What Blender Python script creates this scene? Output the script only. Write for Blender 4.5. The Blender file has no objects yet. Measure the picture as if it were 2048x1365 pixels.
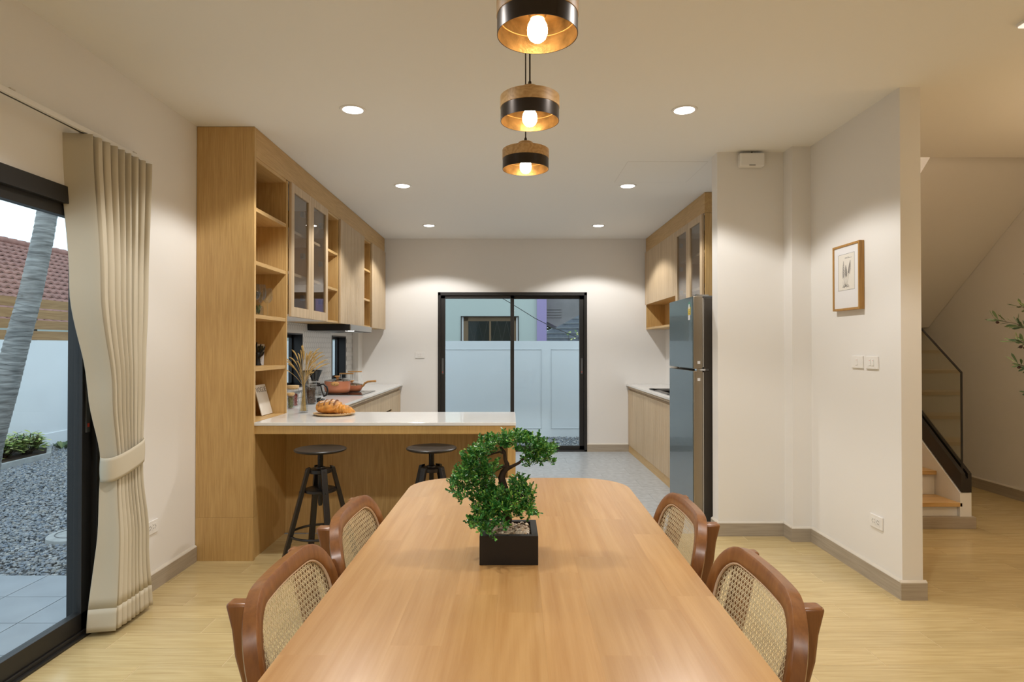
import bpy, bmesh, math, random
from mathutils import Vector, Matrix, Euler
import numpy as np
R = math.radians
SC = bpy.context.scene
COL = SC.collection

# ------------------------------------------------------------------ camera
cam_data = bpy.data.cameras.new('camera')
cam_data.lens = 22.0
cam_data.sensor_width = 36.0
cam_data.clip_start = 0.05
cam = bpy.data.objects.new('camera', cam_data)
cam.location = (0, 0, 1.327)
cam.rotation_euler = (R(90 + 0.527), 0, R(-0.183))
COL.objects.link(cam)
SC.camera = cam

# ------------------------------------------------------------------ world and exposure
SC.view_settings.view_transform = 'Standard'
SC.view_settings.look = 'None'
SC.view_settings.gamma = 1.0
SC.view_settings.use_curve_mapping = False
SC.view_settings.exposure = 0.06
world = bpy.data.worlds.new('overcast_sky')
SC.world = world
world.use_nodes = True
bg = world.node_tree.nodes['Background']
bg.inputs[0].default_value = (0.77, 0.895, 1.0, 1)
bg.inputs[1].default_value = 1.6

DOWNLIGHT_W = 53.0
DOWNLIGHT_COL = (1.0, 0.985, 0.95)
BULB_L = 50.0
BULB_COL = (1.0, 0.68, 0.36)

# ------------------------------------------------------------------ materials
def new_mat(name):
    m = bpy.data.materials.new(name)
    m.use_nodes = True
    nt = m.node_tree
    b = nt.nodes['Principled BSDF']
    return m, nt, b

def mat(name, color, rough=0.5, metal=0.0, emit=None, es=0.0, coat=0.0, noise=None, bump=None, spec=0.5):
    """plain material; noise=(scale, amount) varies the colour, bump=(scale, strength)"""
    m, nt, b = new_mat(name)
    b.inputs['Base Color'].default_value = (*color, 1)
    b.inputs['Roughness'].default_value = rough
    b.inputs['Metallic'].default_value = metal
    b.inputs['Specular IOR Level'].default_value = spec
    b.inputs['Coat Weight'].default_value = coat
    if emit:
        b.inputs['Emission Color'].default_value = (*emit, 1)
        b.inputs['Emission Strength'].default_value = es
    N, L = nt.nodes, nt.links
    if noise or bump:
        tc = N.new('ShaderNodeTexCoord')
    if noise:
        n = N.new('ShaderNodeTexNoise'); n.inputs['Scale'].default_value = noise[0]; n.inputs['Detail'].default_value = 5
        L.new(tc.outputs['Object'], n.inputs['Vector'])
        r = N.new('ShaderNodeValToRGB')
        a = noise[1]
        r.color_ramp.elements[0].position = 0.3
        r.color_ramp.elements[1].position = 0.7
        r.color_ramp.elements[0].color = (*[c * (1 - a) for c in color], 1)
        r.color_ramp.elements[1].color = (*[min(1, c * (1 + a)) for c in color], 1)
        L.new(n.outputs['Fac'], r.inputs['Fac'])
        L.new(r.outputs['Color'], b.inputs['Base Color'])
    if bump:
        n2 = N.new('ShaderNodeTexNoise'); n2.inputs['Scale'].default_value = bump[0]; n2.inputs['Detail'].default_value = 4
        L.new(tc.outputs['Object'], n2.inputs['Vector'])
        bp = N.new('ShaderNodeBump'); bp.inputs['Strength'].default_value = bump[1]; bp.inputs['Distance'].default_value = 0.004
        L.new(n2.outputs['Fac'], bp.inputs['Height'])
        L.new(bp.outputs['Normal'], b.inputs['Normal'])
    return m

def wood(name, c1, c2, axis='z', scale=1.0, rough=0.42, ring=0.35, tone=0.0, coat=0.0, fine=60.0, contrast=(0.25, 0.75)):
    m, nt, b = new_mat(name)
    N, L = nt.nodes, nt.links
    b.inputs['Roughness'].default_value = rough
    b.inputs['Coat Weight'].default_value = coat
    b.inputs['Coat Roughness'].default_value = 0.2
    tc = N.new('ShaderNodeTexCoord')
    oi = N.new('ShaderNodeObjectInfo')
    mul = N.new('ShaderNodeMath'); mul.operation = 'MULTIPLY'; mul.inputs[1].default_value = 23.7
    L.new(oi.outputs['Random'], mul.inputs[0])
    add = N.new('ShaderNodeVectorMath'); add.operation = 'ADD'
    L.new(tc.outputs['Object'], add.inputs[0]); L.new(mul.outputs[0], add.inputs[1])
    i = 'xyz'.index(axis)
    def mapped(across, along):
        mp = N.new('ShaderNodeMapping')
        s = [across] * 3; s[i] = along
        mp.inputs['Scale'].default_value = s
        L.new(add.outputs[0], mp.inputs['Vector'])
        return mp
    mp1 = mapped(fine * scale, fine * scale / 28)
    n1 = N.new('ShaderNodeTexNoise'); n1.inputs['Scale'].default_value = 1.6; n1.inputs['Detail'].default_value = 7; n1.inputs['Roughness'].default_value = 0.65
    L.new(mp1.outputs[0], n1.inputs['Vector'])
    mp2 = mapped(5.0 * scale, 0.55 * scale)
    n2 = N.new('ShaderNodeTexNoise'); n2.inputs['Scale'].default_value = 1.0; n2.inputs['Detail'].default_value = 2; n2.inputs['Distortion'].default_value = 0.3
    L.new(mp2.outputs[0], n2.inputs['Vector'])
    m3 = N.new('ShaderNodeMath'); m3.operation = 'MULTIPLY'; m3.inputs[1].default_value = 75
    L.new(n2.outputs['Fac'], m3.inputs[0])
    m4 = N.new('ShaderNodeMath'); m4.operation = 'SINE'
    L.new(m3.outputs[0], m4.inputs[0])
    m5 = N.new('ShaderNodeMath'); m5.operation = 'MULTIPLY_ADD'; m5.inputs[1].default_value = 0.5 * ring; m5.inputs[2].default_value = 0.0
    L.new(m4.outputs[0], m5.inputs[0])
    m6 = N.new('ShaderNodeMath'); m6.operation = 'ADD'
    L.new(n1.outputs['Fac'], m6.inputs[0]); L.new(m5.outputs[0], m6.inputs[1])
    r = N.new('ShaderNodeValToRGB')
    r.color_ramp.elements[0].position = contrast[0]; r.color_ramp.elements[1].position = contrast[1]
    r.color_ramp.elements[0].color = (*c1, 1); r.color_ramp.elements[1].color = (*c2, 1)
    L.new(m6.outputs[0], r.inputs['Fac'])
    out = r.outputs['Color']
    if tone:
        hsv = N.new('ShaderNodeHueSaturation')
        mr = N.new('ShaderNodeMapRange'); mr.inputs['To Min'].default_value = 1 - tone; mr.inputs['To Max'].default_value = 1 + tone
        L.new(oi.outputs['Random'], mr.inputs['Value'])
        L.new(mr.outputs[0], hsv.inputs['Value']); L.new(out, hsv.inputs['Color'])
        out = hsv.outputs['Color']
    L.new(out, b.inputs['Base Color'])
    bp = N.new('ShaderNodeBump'); bp.inputs['Strength'].default_value = 0.06; bp.inputs['Distance'].default_value = 0.002
    L.new(n1.outputs['Fac'], bp.inputs['Height']); L.new(bp.outputs['Normal'], b.inputs['Normal'])
    return m

def pane(name, tint=(0.93, 0.97, 0.96), k=1.0, rough=0.0, ior=1.5):
    m = bpy.data.materials.new(name); m.use_nodes = True
    nt = m.node_tree; N, L = nt.nodes, nt.links
    N.remove(N['Principled BSDF'])
    o = N['Material Output']
    t = N.new('ShaderNodeBsdfTransparent'); t.inputs[0].default_value = (*tint, 1)
    g = N.new('ShaderNodeBsdfGlossy'); g.inputs['Roughness'].default_value = rough
    f = N.new('ShaderNodeLayerWeight'); f.inputs['Blend'].default_value = 0.5      # Facing = 1 - |cos|: Schlick's Fresnel, the same on both sides of a thin pane
    pw_ = N.new('ShaderNodeMath'); pw_.operation = 'POWER'; pw_.inputs[1].default_value = 5.0
    mu = N.new('ShaderNodeMath'); mu.operation = 'MULTIPLY_ADD'; mu.inputs[1].default_value = 0.9 * min(k, 1.0); mu.inputs[2].default_value = 0.04 * k; mu.use_clamp = True
    mx = N.new('ShaderNodeMixShader')
    L.new(f.outputs['Facing'], pw_.inputs[0]); L.new(pw_.outputs[0], mu.inputs[0]); L.new(mu.outputs[0], mx.inputs[0])
    L.new(t.outputs[0], mx.inputs[1]); L.new(g.outputs[0], mx.inputs[2]); L.new(mx.outputs[0], o.inputs[0])
    return m

def island(name, cols, rough=0.6, spec=0.4):
    """colour drawn per loose piece (pebbles, leaves, beans)"""
    m, nt, b = new_mat(name)
    N, L = nt.nodes, nt.links
    g = N.new('ShaderNodeNewGeometry')
    r = N.new('ShaderNodeValToRGB')
    e = r.color_ramp.elements
    while len(e) < len(cols): e.new(0.5)
    for i, c in enumerate(cols):
        e[i].position = i / (len(cols) - 1); e[i].color = (*c, 1)
    L.new(g.outputs['Random Per Island'], r.inputs['Fac'])
    L.new(r.outputs['Color'], b.inputs['Base Color'])
    b.inputs['Roughness'].default_value = rough
    b.inputs['Specular IOR Level'].default_value = spec
    return m

def emitter(name, col, s):
    m = bpy.data.materials.new(name); m.use_nodes = True
    nt = m.node_tree; N, L = nt.nodes, nt.links
    N.remove(N['Principled BSDF'])
    e = N.new('ShaderNodeEmission'); e.inputs[0].default_value = (*col, 1); e.inputs[1].default_value = s
    L.new(e.outputs[0], N['Material Output'].inputs[0])
    return m

M = {}
M['wall'] = mat('wall_paint', (0.83, 0.806, 0.775), 0.6, spec=0.25)
M['ceiling'] = mat('ceiling_paint', (0.88, 0.865, 0.83), 0.8, spec=0.1)
M['white_paint'] = mat('white_paint', (0.82, 0.80, 0.77), 0.5)
M['plastic'] = mat('white_plastic', (0.84, 0.82, 0.79), 0.3)
M['plastic_grey'] = mat('grey_plastic', (0.10, 0.10, 0.10), 0.4)
M['oak'] = wood('oak_veneer', (0.46, 0.275, 0.095), (0.65, 0.43, 0.18), 'z', 1.0, 0.42, 0.10, fine=90)
M['oak_h'] = wood('oak_veneer_lengthwise', (0.46, 0.275, 0.095), (0.65, 0.43, 0.18), 'y', 1.0, 0.42, 0.10, fine=90)
M['oak_x'] = wood('oak_veneer_crosswise', (0.45, 0.265, 0.085), (0.62, 0.40, 0.15), 'z', 1.0, 0.42, 0.08, fine=90)
M['oak_pale'] = wood('pale_fluted_oak', (0.43, 0.305, 0.175), (0.65, 0.50, 0.325), 'z', 0.8, 0.45, 0.06, 0.02, fine=30)
M['cab_inner'] = mat('white_cabinet_lining', (0.72, 0.69, 0.66), 0.5)
M['quartz'] = mat('white_quartz', (0.80, 0.79, 0.77), 0.07, noise=(9, 0.015))
M['base_trim'] = wood('grey_oak_skirting', (0.335, 0.28, 0.212), (0.47, 0.405, 0.32), 'x', 1.0, 0.5, 0.1)
M['base_trim_y'] = wood('grey_oak_skirting_lengthwise', (0.335, 0.28, 0.212), (0.47, 0.405, 0.32), 'y', 1.0, 0.5, 0.1)
M['trim_cap'] = mat('skirting_cap', (0.66, 0.61, 0.53), 0.45)
M['plank'] = wood('oak_floor_plank', (0.455, 0.332, 0.146), (0.62, 0.49, 0.258), 'x', 1.3, 0.24, 0.12, 0.06, fine=45, contrast=(0.2, 0.72))
M['grout'] = mat('pale_grout', (0.66, 0.53, 0.32), 0.7)
M['grey_tile'] = mat('grey_stone_tile', (0.40, 0.42, 0.435), 0.33, noise=(20, 0.17), bump=(24, 0.15))
M['grey_grout'] = mat('grey_grout', (0.30, 0.31, 0.32), 0.8)
M['terrace'] = mat('dark_terrace_tile', (0.30, 0.33, 0.36), 0.45, noise=(3, 0.12), bump=(30, 0.1))
M['table'] = wood('table_beech', (0.42, 0.215, 0.072), (0.56, 0.33, 0.128), 'y', 0.55, 0.27, 0.10, 0.05, 0.15, fine=50)
M['chair'] = wood('walnut_stain', (0.17, 0.060, 0.016), (0.31, 0.125, 0.036), 'z', 1.0, 0.32, 0.12, coat=0.3, fine=40)
M['cane'] = mat('woven_cane', (0.82, 0.69, 0.45), 0.55, noise=(60, 0.10))
M['cane_spline'] = mat('cane_spline', (0.78, 0.58, 0.40), 0.5)
M['black_metal'] = mat('black_door_frame', (0.016, 0.0145, 0.0135), 0.45)
M['black'] = mat('matte_black', (0.009, 0.008, 0.008), 0.45)
M['pot_black'] = mat('black_brown_pot', (0.0065, 0.0045, 0.004), 0.5)
M['black_gloss'] = mat('black_glass', (0.012, 0.012, 0.012), 0.06)
M['stool'] = mat('dark_brown_steel', (0.012, 0.009, 0.008), 0.36)
M['steel'] = mat('brushed_steel', (0.42, 0.41, 0.39), 0.32, 1.0)
M['chrome'] = mat('chrome', (0.7, 0.7, 0.7), 0.12, 1.0)
M['fridge_glass'] = mat('blue_grey_glass_door', (0.07, 0.092, 0.098), 0.27, coat=0.4, spec=0.8)
M['fridge_edge'] = mat('bronze_brushed_edge', (0.36, 0.31, 0.245), 0.36, 0.85, bump=(180, 0.05))
M['fridge_side'] = mat('dark_fridge_side', (0.075, 0.062, 0.05), 0.42, 0.4)
M['glass'] = pane('clear_window_glass', (0.94, 0.975, 0.985), 0.5)
M['glass_cab'] = pane('cabinet_glass', (0.86, 0.85, 0.84), 1.5)
M['glass_clear'] = pane('clear_glassware', (0.95, 0.96, 0.96), 1.3)
M['glass_stair'] = pane('balustrade_glass', (0.86, 0.87, 0.80), 2.6)
M['gold'] = mat('gold_leaf', (0.25, 0.165, 0.072), 0.38, 0.75, noise=(28, 0.4), bump=(60, 0.3))
M['bronze'] = mat('dark_bronze', (0.040, 0.030, 0.024), 0.33, 0.6)
M['pine'] = wood('pendant_pine', (0.50, 0.29, 0.11), (0.66, 0.43, 0.20), 'x', 2.2, 0.45, 0.3, fine=30)
M['curtain'] = mat('cream_curtain', (0.60, 0.54, 0.425), 0.8, bump=(900, 0.08), spec=0.15)
M['leaf'] = island('bonsai_leaves', [(0.015, 0.10, 0.015), (0.03, 0.18, 0.03), (0.085, 0.31, 0.06), (0.30, 0.54, 0.09)], 0.28)
M['bark'] = mat('dark_bark', (0.045, 0.028, 0.018), 0.8, noise=(60, 0.4), bump=(50, 0.6))
M['pebble'] = island('potting_pebbles', [(0.10, 0.07, 0.045), (0.42, 0.30, 0.19), (0.60, 0.47, 0.33), (0.72, 0.62, 0.50)], 0.35)
M['gravel'] = island('garden_gravel', [(0.10, 0.12, 0.145), (0.26, 0.28, 0.30), (0.34, 0.32, 0.29), (0.20, 0.24, 0.30), (0.50, 0.50, 0.48)], 0.55)
M['soil'] = mat('dark_soil', (0.06, 0.04, 0.025), 0.9, noise=(30, 0.4))
M['ground'] = mat('grey_ground', (0.17, 0.175, 0.18), 0.9, noise=(20, 0.3))
M['out_wall'] = mat('white_boundary_wall', (0.86, 0.89, 0.90), 0.75, noise=(2.0, 0.02))
M['teak'] = wood('fence_teak', (0.29, 0.15, 0.055), (0.46, 0.265, 0.11), 'y', 0.8, 0.5, 0.2, 0.08)
M['roof_tile'] = mat('terracotta_tile', (0.28, 0.135, 0.105), 0.7, noise=(6, 0.2))
M['palm'] = mat('palm_bark', (0.30, 0.30, 0.285), 0.85, noise=(3.0, 0.5), bump=(6, 0.9))
for n_ in list(M['palm'].node_tree.nodes):
    if n_.type == 'TEX_NOISE':
        mp_ = M['palm'].node_tree.nodes.new('ShaderNodeMapping'); mp_.inputs['Scale'].default_value = (2.0, 2.0, 16.0)
        lk_ = n_.inputs['Vector'].links[0]; src_ = lk_.from_socket
        M['palm'].node_tree.links.new(src_, mp_.inputs['Vector']); M['palm'].node_tree.links.new(mp_.outputs[0], n_.inputs['Vector'])
M['variegated'] = island('variegated_leaves', [(0.03, 0.12, 0.03), (0.20, 0.32, 0.07), (0.52, 0.58, 0.18), (0.70, 0.72, 0.34)], 0.45)
M['olive'] = island('olive_leaves', [(0.035, 0.075, 0.035), (0.06, 0.11, 0.045), (0.10, 0.155, 0.06), (0.20, 0.25, 0.09)], 0.45)
M['olive_fruit'] = mat('dark_olive_fruit', (0.035, 0.008, 0.008), 0.25)
M['copper'] = mat('terracotta_enamel', (0.66, 0.235, 0.115), 0.35, coat=0.2)
M['handle_wood'] = mat('orange_wood_handle', (0.62, 0.32, 0.105), 0.45, noise=(25, 0.15))
M['bamboo'] = mat('pale_bamboo', (0.66, 0.45, 0.22), 0.5, noise=(30, 0.1))
M['crust'] = mat('bread_crust', (0.56, 0.255, 0.055), 0.55, noise=(22, 0.5), bump=(40, 0.8))
M['croissant'] = mat('croissant_crust', (0.60, 0.26, 0.045), 0.45, noise=(30, 0.45), bump=(35, 0.8))
M['crust_dark'] = mat('dark_crust', (0.18, 0.06, 0.015), 0.6)
M['flour'] = mat('floured_crust', (0.62, 0.44, 0.30), 0.7, noise=(30, 0.3))
M['straw'] = mat('dried_grass', (0.54, 0.375, 0.14), 0.8, noise=(80, 0.25))
M['white_tile'] = mat('white_hex_tile', (0.74, 0.735, 0.72), 0.2)
M['dark_grout'] = mat('dark_grout', (0.20, 0.20, 0.20), 0.8)
M['paper'] = mat('white_paper', (0.80, 0.79, 0.80), 0.6)
M['paper_cream'] = mat('cream_paper', (0.78, 0.74, 0.67), 0.6)
M['ink'] = mat('grey_ink', (0.16, 0.15, 0.14), 0.7)
M['frame_oak'] = wood('picture_frame_oak', (0.33, 0.165, 0.035), (0.50, 0.27, 0.07), 'z', 1.5, 0.45, 0.2)
M['yellow'] = mat('yellow_label', (0.85, 0.62, 0.03), 0.4)
M['green_ink'] = mat('green_label_ink', (0.03, 0.22, 0.14), 0.4)
M['red'] = mat('red_dot', (0.65, 0.06, 0.03), 0.4)
M['house_green'] = mat('pale_green_render', (0.50, 0.56, 0.51), 0.8)
M['house_purple'] = mat('lilac_render', (0.36, 0.29, 0.50), 0.8)
M['soffit'] = mat('weathered_soffit', (0.24, 0.225, 0.215), 0.8, noise=(2, 0.2))
M['brown_frame'] = mat('brown_window_frame', (0.20, 0.125, 0.06), 0.5)
M['dark_pane'] = mat('dark_window_pane', (0.012, 0.022, 0.022), 0.08)
M['shingle'] = mat('grey_shingle', (0.20, 0.225, 0.26), 0.8, noise=(8, 0.2))
M['beans_red'] = island('red_beans', [(0.12, 0.015, 0.012), (0.25, 0.04, 0.03), (0.34, 0.07, 0.05)], 0.35)
M['beans_green'] = island('green_beans', [(0.10, 0.11, 0.03), (0.24, 0.24, 0.09), (0.34, 0.33, 0.15)], 0.45)
M['beans_coffee'] = island('coffee_beans', [(0.025, 0.012, 0.006), (0.06, 0.028, 0.014), (0.09, 0.045, 0.02)], 0.3)
M['stair_oak'] = wood('stair_tread_oak', (0.50, 0.29, 0.10), (0.70, 0.46, 0.20), 'x', 1.0, 0.3, 0.3)
M['channel'] = mat('dark_bronze_channel', (0.030, 0.024, 0.019), 0.4, 0.3)
M['sink'] = mat('dark_grey_sink', (0.10, 0.095, 0.09), 0.35)
M['concrete'] = mat('pale_concrete', (0.42, 0.43, 0.42), 0.85, noise=(12, 0.15))
M['led'] = emitter('downlight_led', (1.0, 0.97, 0.93), 14.0)
M['bulb'] = emitter('warm_bulb', BULB_COL, BULB_L)
M['panel_light'] = emitter('warm_panel', (1.0, 0.86, 0.70), 1.1)

# ------------------------------------------------------------------ mesh helpers
WLOC = {}

class MB:
    def __init__(s):
        s.v = []; s.f = []
    def add(s, verts, faces):
        o = len(s.v)
        s.v.extend([tuple(p) for p in verts])
        s.f.extend([tuple(i + o for i in f) for f in faces])
        return s
    def box(s, x0, y0, z0, x1, y1, z1):
        x0, x1 = min(x0, x1), max(x0, x1); y0, y1 = min(y0, y1), max(y0, y1); z0, z1 = min(z0, z1), max(z0, z1)
        return s.add([(x0, y0, z0), (x1, y0, z0), (x1, y1, z0), (x0, y1, z0), (x0, y0, z1), (x1, y0, z1), (x1, y1, z1), (x0, y1, z1)],
                     [(0, 3, 2, 1), (4, 5, 6, 7), (0, 1, 5, 4), (1, 2, 6, 5), (2, 3, 7, 6), (3, 0, 4, 7)])
    def prism(s, poly, axis, a0, a1):
        n = len(poly)
        def P(p, a):
            if axis == 'z': return (p[0], p[1], a)
            if axis == 'y': return (p[0], a, p[1])
            return (a, p[0], p[1])
        vs = [P(p, a0) for p in poly] + [P(p, a1) for p in poly]
        fs = [tuple(range(n)), tuple(reversed(range(n, 2 * n)))]
        fs += [(i, i + n, (i + 1) % n + n, (i + 1) % n) for i in range(n)]
        return s.add(vs, fs)
    def lathe(s, prof, c=(0, 0, 0), n=32, close=False):
        vs = []; fs = []
        for r, z in prof:
            for k in range(n):
                a = 2 * math.pi * k / n
                vs.append((c[0] + r * math.cos(a), c[1] + r * math.sin(a), c[2] + z))
        m = len(prof)
        for j in range(m if close else m - 1):
            j2 = (j + 1) % m
            for k in range(n):
                fs.append((j * n + k, j * n + (k + 1) % n, j2 * n + (k + 1) % n, j2 * n + k))
        if not close:
            if prof[0][0] > 1e-6: fs.append(tuple(reversed(range(n))))
            if prof[-1][0] > 1e-6: fs.append(tuple(range((m - 1) * n, m * n)))
        return s.add(vs, fs)
    def tube(s, pts, rad, n=8, cap=True, flat=None):
        pts = [Vector(p) for p in pts]
        if not hasattr(rad, '__len__'): rad = [rad] * len(pts)
        up = Vector((0, 0, 1))
        vs = []; fs = []
        t0 = (pts[1] - pts[0]).normalized()
        if abs(t0.dot(up)) > 0.95: up = Vector((1, 0, 0))
        nrm = (up - t0 * up.dot(t0)).normalized()
        for i, p in enumerate(pts):
            if i == 0: t = t0
            elif i == len(pts) - 1: t = (pts[i] - pts[i - 1]).normalized()
            else: t = (pts[i + 1] - pts[i - 1]).normalized()
            nrm = nrm - t * nrm.dot(t)
            if nrm.length < 1e-6: nrm = Vector((1, 0, 0)) - t * t.x
            nrm.normalize()
            bn = t.cross(nrm)
            fl = flat or 1.0
            for k in range(n):
                a = 2 * math.pi * k / n
                vs.append(p + (nrm * math.cos(a) + bn * math.sin(a) * fl) * rad[i])
        for i in range(len(pts) - 1):
            for k in range(n):
                fs.append((i * n + k, i * n + (k + 1) % n, (i + 1) * n + (k + 1) % n, (i + 1) * n + k))
        if cap:
            fs.append(tuple(reversed(range(n)))); fs.append(tuple(range((len(pts) - 1) * n, len(pts) * n)))
        return s.add(vs, fs)
    def torus(s, c, R0, r, n=32, m=8, flat=1.0):
        prof = [(R0 + r * math.cos(2 * math.pi * k / m), flat * r * math.sin(2 * math.pi * k / m)) for k in range(m)]
        return s.lathe(prof, c, n, close=True)
    def grid(s, fn, nu, nv, closed_u=False):
        vs = [fn(i / (nu if closed_u else nu - 1), j / (nv - 1)) for j in range(nv) for i in range(nu)]
        fs = []
        for j in range(nv - 1):
            for i in range(nu if closed_u else nu - 1):
                i2 = (i + 1) % nu
                fs.append((j * nu + i, j * nu + i2, (j + 1) * nu + i2, (j + 1) * nu + i))
        return s.add(vs, fs)
    def ball(s, c, r, n=16, m=10):
        if not hasattr(r, '__len__'): r = (r, r, r)
        vs = []; fs = []
        vs.append((c[0], c[1], c[2] - r[2]))
        for j in range(1, m):
            t = -math.pi / 2 + math.pi * j / m
            for k in range(n):
                a = 2 * math.pi * k / n
                vs.append((c[0] + r[0] * math.cos(t) * math.cos(a), c[1] + r[1] * math.cos(t) * math.sin(a), c[2] + r[2] * math.sin(t)))
        vs.append((c[0], c[1], c[2] + r[2]))
        for k in range(n): fs.append((0, 1 + (k + 1) % n, 1 + k))
        for j in range(m - 2):
            for k in range(n):
                a = 1 + j * n + k; b = 1 + j * n + (k + 1) % n
                fs.append((a, b, b + n, a + n))
        e = len(vs) - 1; o = 1 + (m - 2) * n
        for k in range(n): fs.append((o + k, o + (k + 1) % n, e))
        return s.add(vs, fs)
    def rbox(s, x0, y0, z0, x1, y1, z1, r, axis='z', seg=6):
        """box with rounded corners in the plane across AXIS"""
        def rr(a0, b0, a1, b1):
            out = []
            for (ca, cb, st) in ((a1 - r, b1 - r, 0), (a0 + r, b1 - r, 90), (a0 + r, b0 + r, 180), (a1 - r, b0 + r, 270)):
                for k in range(seg + 1):
                    a = R(st + 90 * k / seg)
                    out.append((ca + r * math.cos(a), cb + r * math.sin(a)))
            return out
        if axis == 'z': return s.prism(rr(x0, y0, x1, y1), 'z', z0, z1)
        if axis == 'y': return s.prism(rr(x0, z0, x1, z1), 'y', y0, y1)
        return s.prism(rr(y0, z0, y1, z1), 'x', x0, x1)
    def move(s, mtx):
        s.v = [tuple(mtx @ Vector(p)) for p in s.v]
        return s
    def build(s, name, material, parent=None, smooth=False, bevel=0.0, at=None, recalc=True, seg=2):
        me = bpy.data.meshes.new(name)
        off = Vector((0, 0, 0))
        if parent is not None: off = WLOC.get(parent.name, Vector((0, 0, 0)))
        elif at is not None: off = Vector(at)
        me.from_pydata([(p[0] - off.x, p[1] - off.y, p[2] - off.z) for p in s.v], [], s.f)
        if recalc and len(s.f) < 60000:
            bm = bmesh.new(); bm.from_mesh(me)
            bmesh.ops.recalc_face_normals(bm, faces=bm.faces)
            bm.to_mesh(me); bm.free()
        if isinstance(material, str): material = M[material]
        me.materials.append(material)
        if smooth:
            me.polygons.foreach_set('use_smooth', [True] * len(me.polygons))
            me.set_sharp_from_angle(angle=R(38))
        me.update()
        o = bpy.data.objects.new(name, me)
        COL.objects.link(o)
        if parent is not None:
            o.parent = parent
            WLOC[o.name] = off
        else:
            o.location = off
            WLOC[o.name] = off
        if bevel:
            b = o.modifiers.new('bevel', 'BEVEL'); b.width = bevel; b.segments = seg; b.limit_method = 'ANGLE'; b.angle_limit = R(40)
            if smooth or bevel > 0.002:
                me.polygons.foreach_set('use_smooth', [True] * len(me.polygons))
                me.set_sharp_from_angle(angle=R(38))
        return o

def tag(o, label=None, cat=None, group=None, kind=None):
    if label: o['label'] = label
    if cat: o['category'] = cat
    if group: o['group'] = group
    if kind: o['kind'] = kind
    return o

def thing(name, loc, label=None, cat=None, group=None, kind=None):
    o = bpy.data.objects.new(name, None)
    o.empty_display_size = 0.1
    COL.objects.link(o)
    o.location = loc
    WLOC[o.name] = Vector(loc)
    return tag(o, label, cat, group, kind)

def copy_tree(o, parent=None):
    c = o.copy(); COL.objects.link(c); c.parent = parent
    for ch in list(o.children):
        copy_tree(ch, c)
    return c

def share(o, name, loc, parent):
    """another object on the same mesh"""
    c = bpy.data.objects.new(name, o.data); COL.objects.link(c)
    c.parent = parent; c.location = loc
    return c

def lerp(a, b, t): return a + (b - a) * t

def keyed(keys, x):
    if x <= keys[0][0]: return keys[0][1]
    for (a, va), (b, vb) in zip(keys, keys[1:]):
        if x <= b:
            t = (x - a) / (b - a); t = t * t * (3 - 2 * t)
            return lerp(va, vb, t)
    return keys[-1][1]

def wall_boxes(mb, plane, a0, a1, z0, z1, c0, c1, holes):
    """a wall with rectangular holes. plane 'x': runs along y between a0,a1, thick c0..c1 in x; plane 'y': runs along x"""
    As = sorted({a0, a1, *[h[0] for h in holes], *[h[1] for h in holes]})
    Zs = sorted({z0, z1, *[h[2] for h in holes], *[h[3] for h in holes]})
    for i in range(len(As) - 1):
        col = []
        for j in range(len(Zs) - 1):
            am = (As[i] + As[i + 1]) / 2; zm = (Zs[j] + Zs[j + 1]) / 2
            if any(h[0] < am < h[1] and h[2] < zm < h[3] for h in holes): continue
            if col and abs(col[-1][1] - Zs[j]) < 1e-9: col[-1][1] = Zs[j + 1]
            else: col.append([Zs[j], Zs[j + 1]])
        for (p, q) in col:
            if plane == 'x': mb.box(c0, As[i], p, c1, As[i + 1], q)
            else: mb.box(As[i], c0, p, As[i + 1], c1, q)
    return mb
# ================================================================== STRUCTURE
XL, XR, YB, H = -1.95, 2.06, 7.93, 2.70      # left wall, right wall, back wall, ceiling
YF = -3.2                                    # wall behind the camera
XS = 4.40                                    # far wall of the stair hall
YS = 7.6

# ---- floors
fl = MB()
fl.box(XL - .12, YF, -.12, XS + .1, 1.28, 0.0)
rest_floor = tag(fl.build('floor', 'plank', at=(0, 0, 0)), kind='structure', label='light oak plank floor of the dining room')
fb = MB(); fb.box(XL - .12, 1.28, -.12, XS + .1, 4.45, -.0009); fb.box(XR + .05, 4.45, -.12, XS + .1, YS + .1, -.0009)
floor = tag(fb.build('floor_dining', 'grout', at=(0, 0, 0)), kind='structure', label='light oak planks with pale joints under the dining table')
PW, PL, G = 0.153, 0.92, 0.0016
full = None
rng = random.Random(4)
def plank_row(y0, x_lo, x_hi, off):
    global full
    x = x_lo - off
    while x < x_hi:
        a, b = max(x, x_lo), min(x + PL, x_hi)
        if b - a > 0.03:
            if b - a > PL - 1e-4 and full is not None:
                share(full, 'plank', (a, y0, 0), floor)
            else:
                mb = MB(); mb.box(G, G, -.02, b - a - G, PW - G, 0)
                o = mb.build('plank', 'plank', at=(0, 0, 0)); o.parent = floor; o.location = (a, y0, 0)
                if b - a > PL - 1e-4: full = o
        x += PL
for j in range(21):
    y = 4.45 - PW * (j + 1)
    plank_row(y, XL, XS, PL * ((j * 0.37 + 0.11) % 1.0))
for j in range(14):
    plank_row(4.45 + PW * j, XR + .108, XS, PL * ((j * 0.37 + 0.63) % 1.0))

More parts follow.
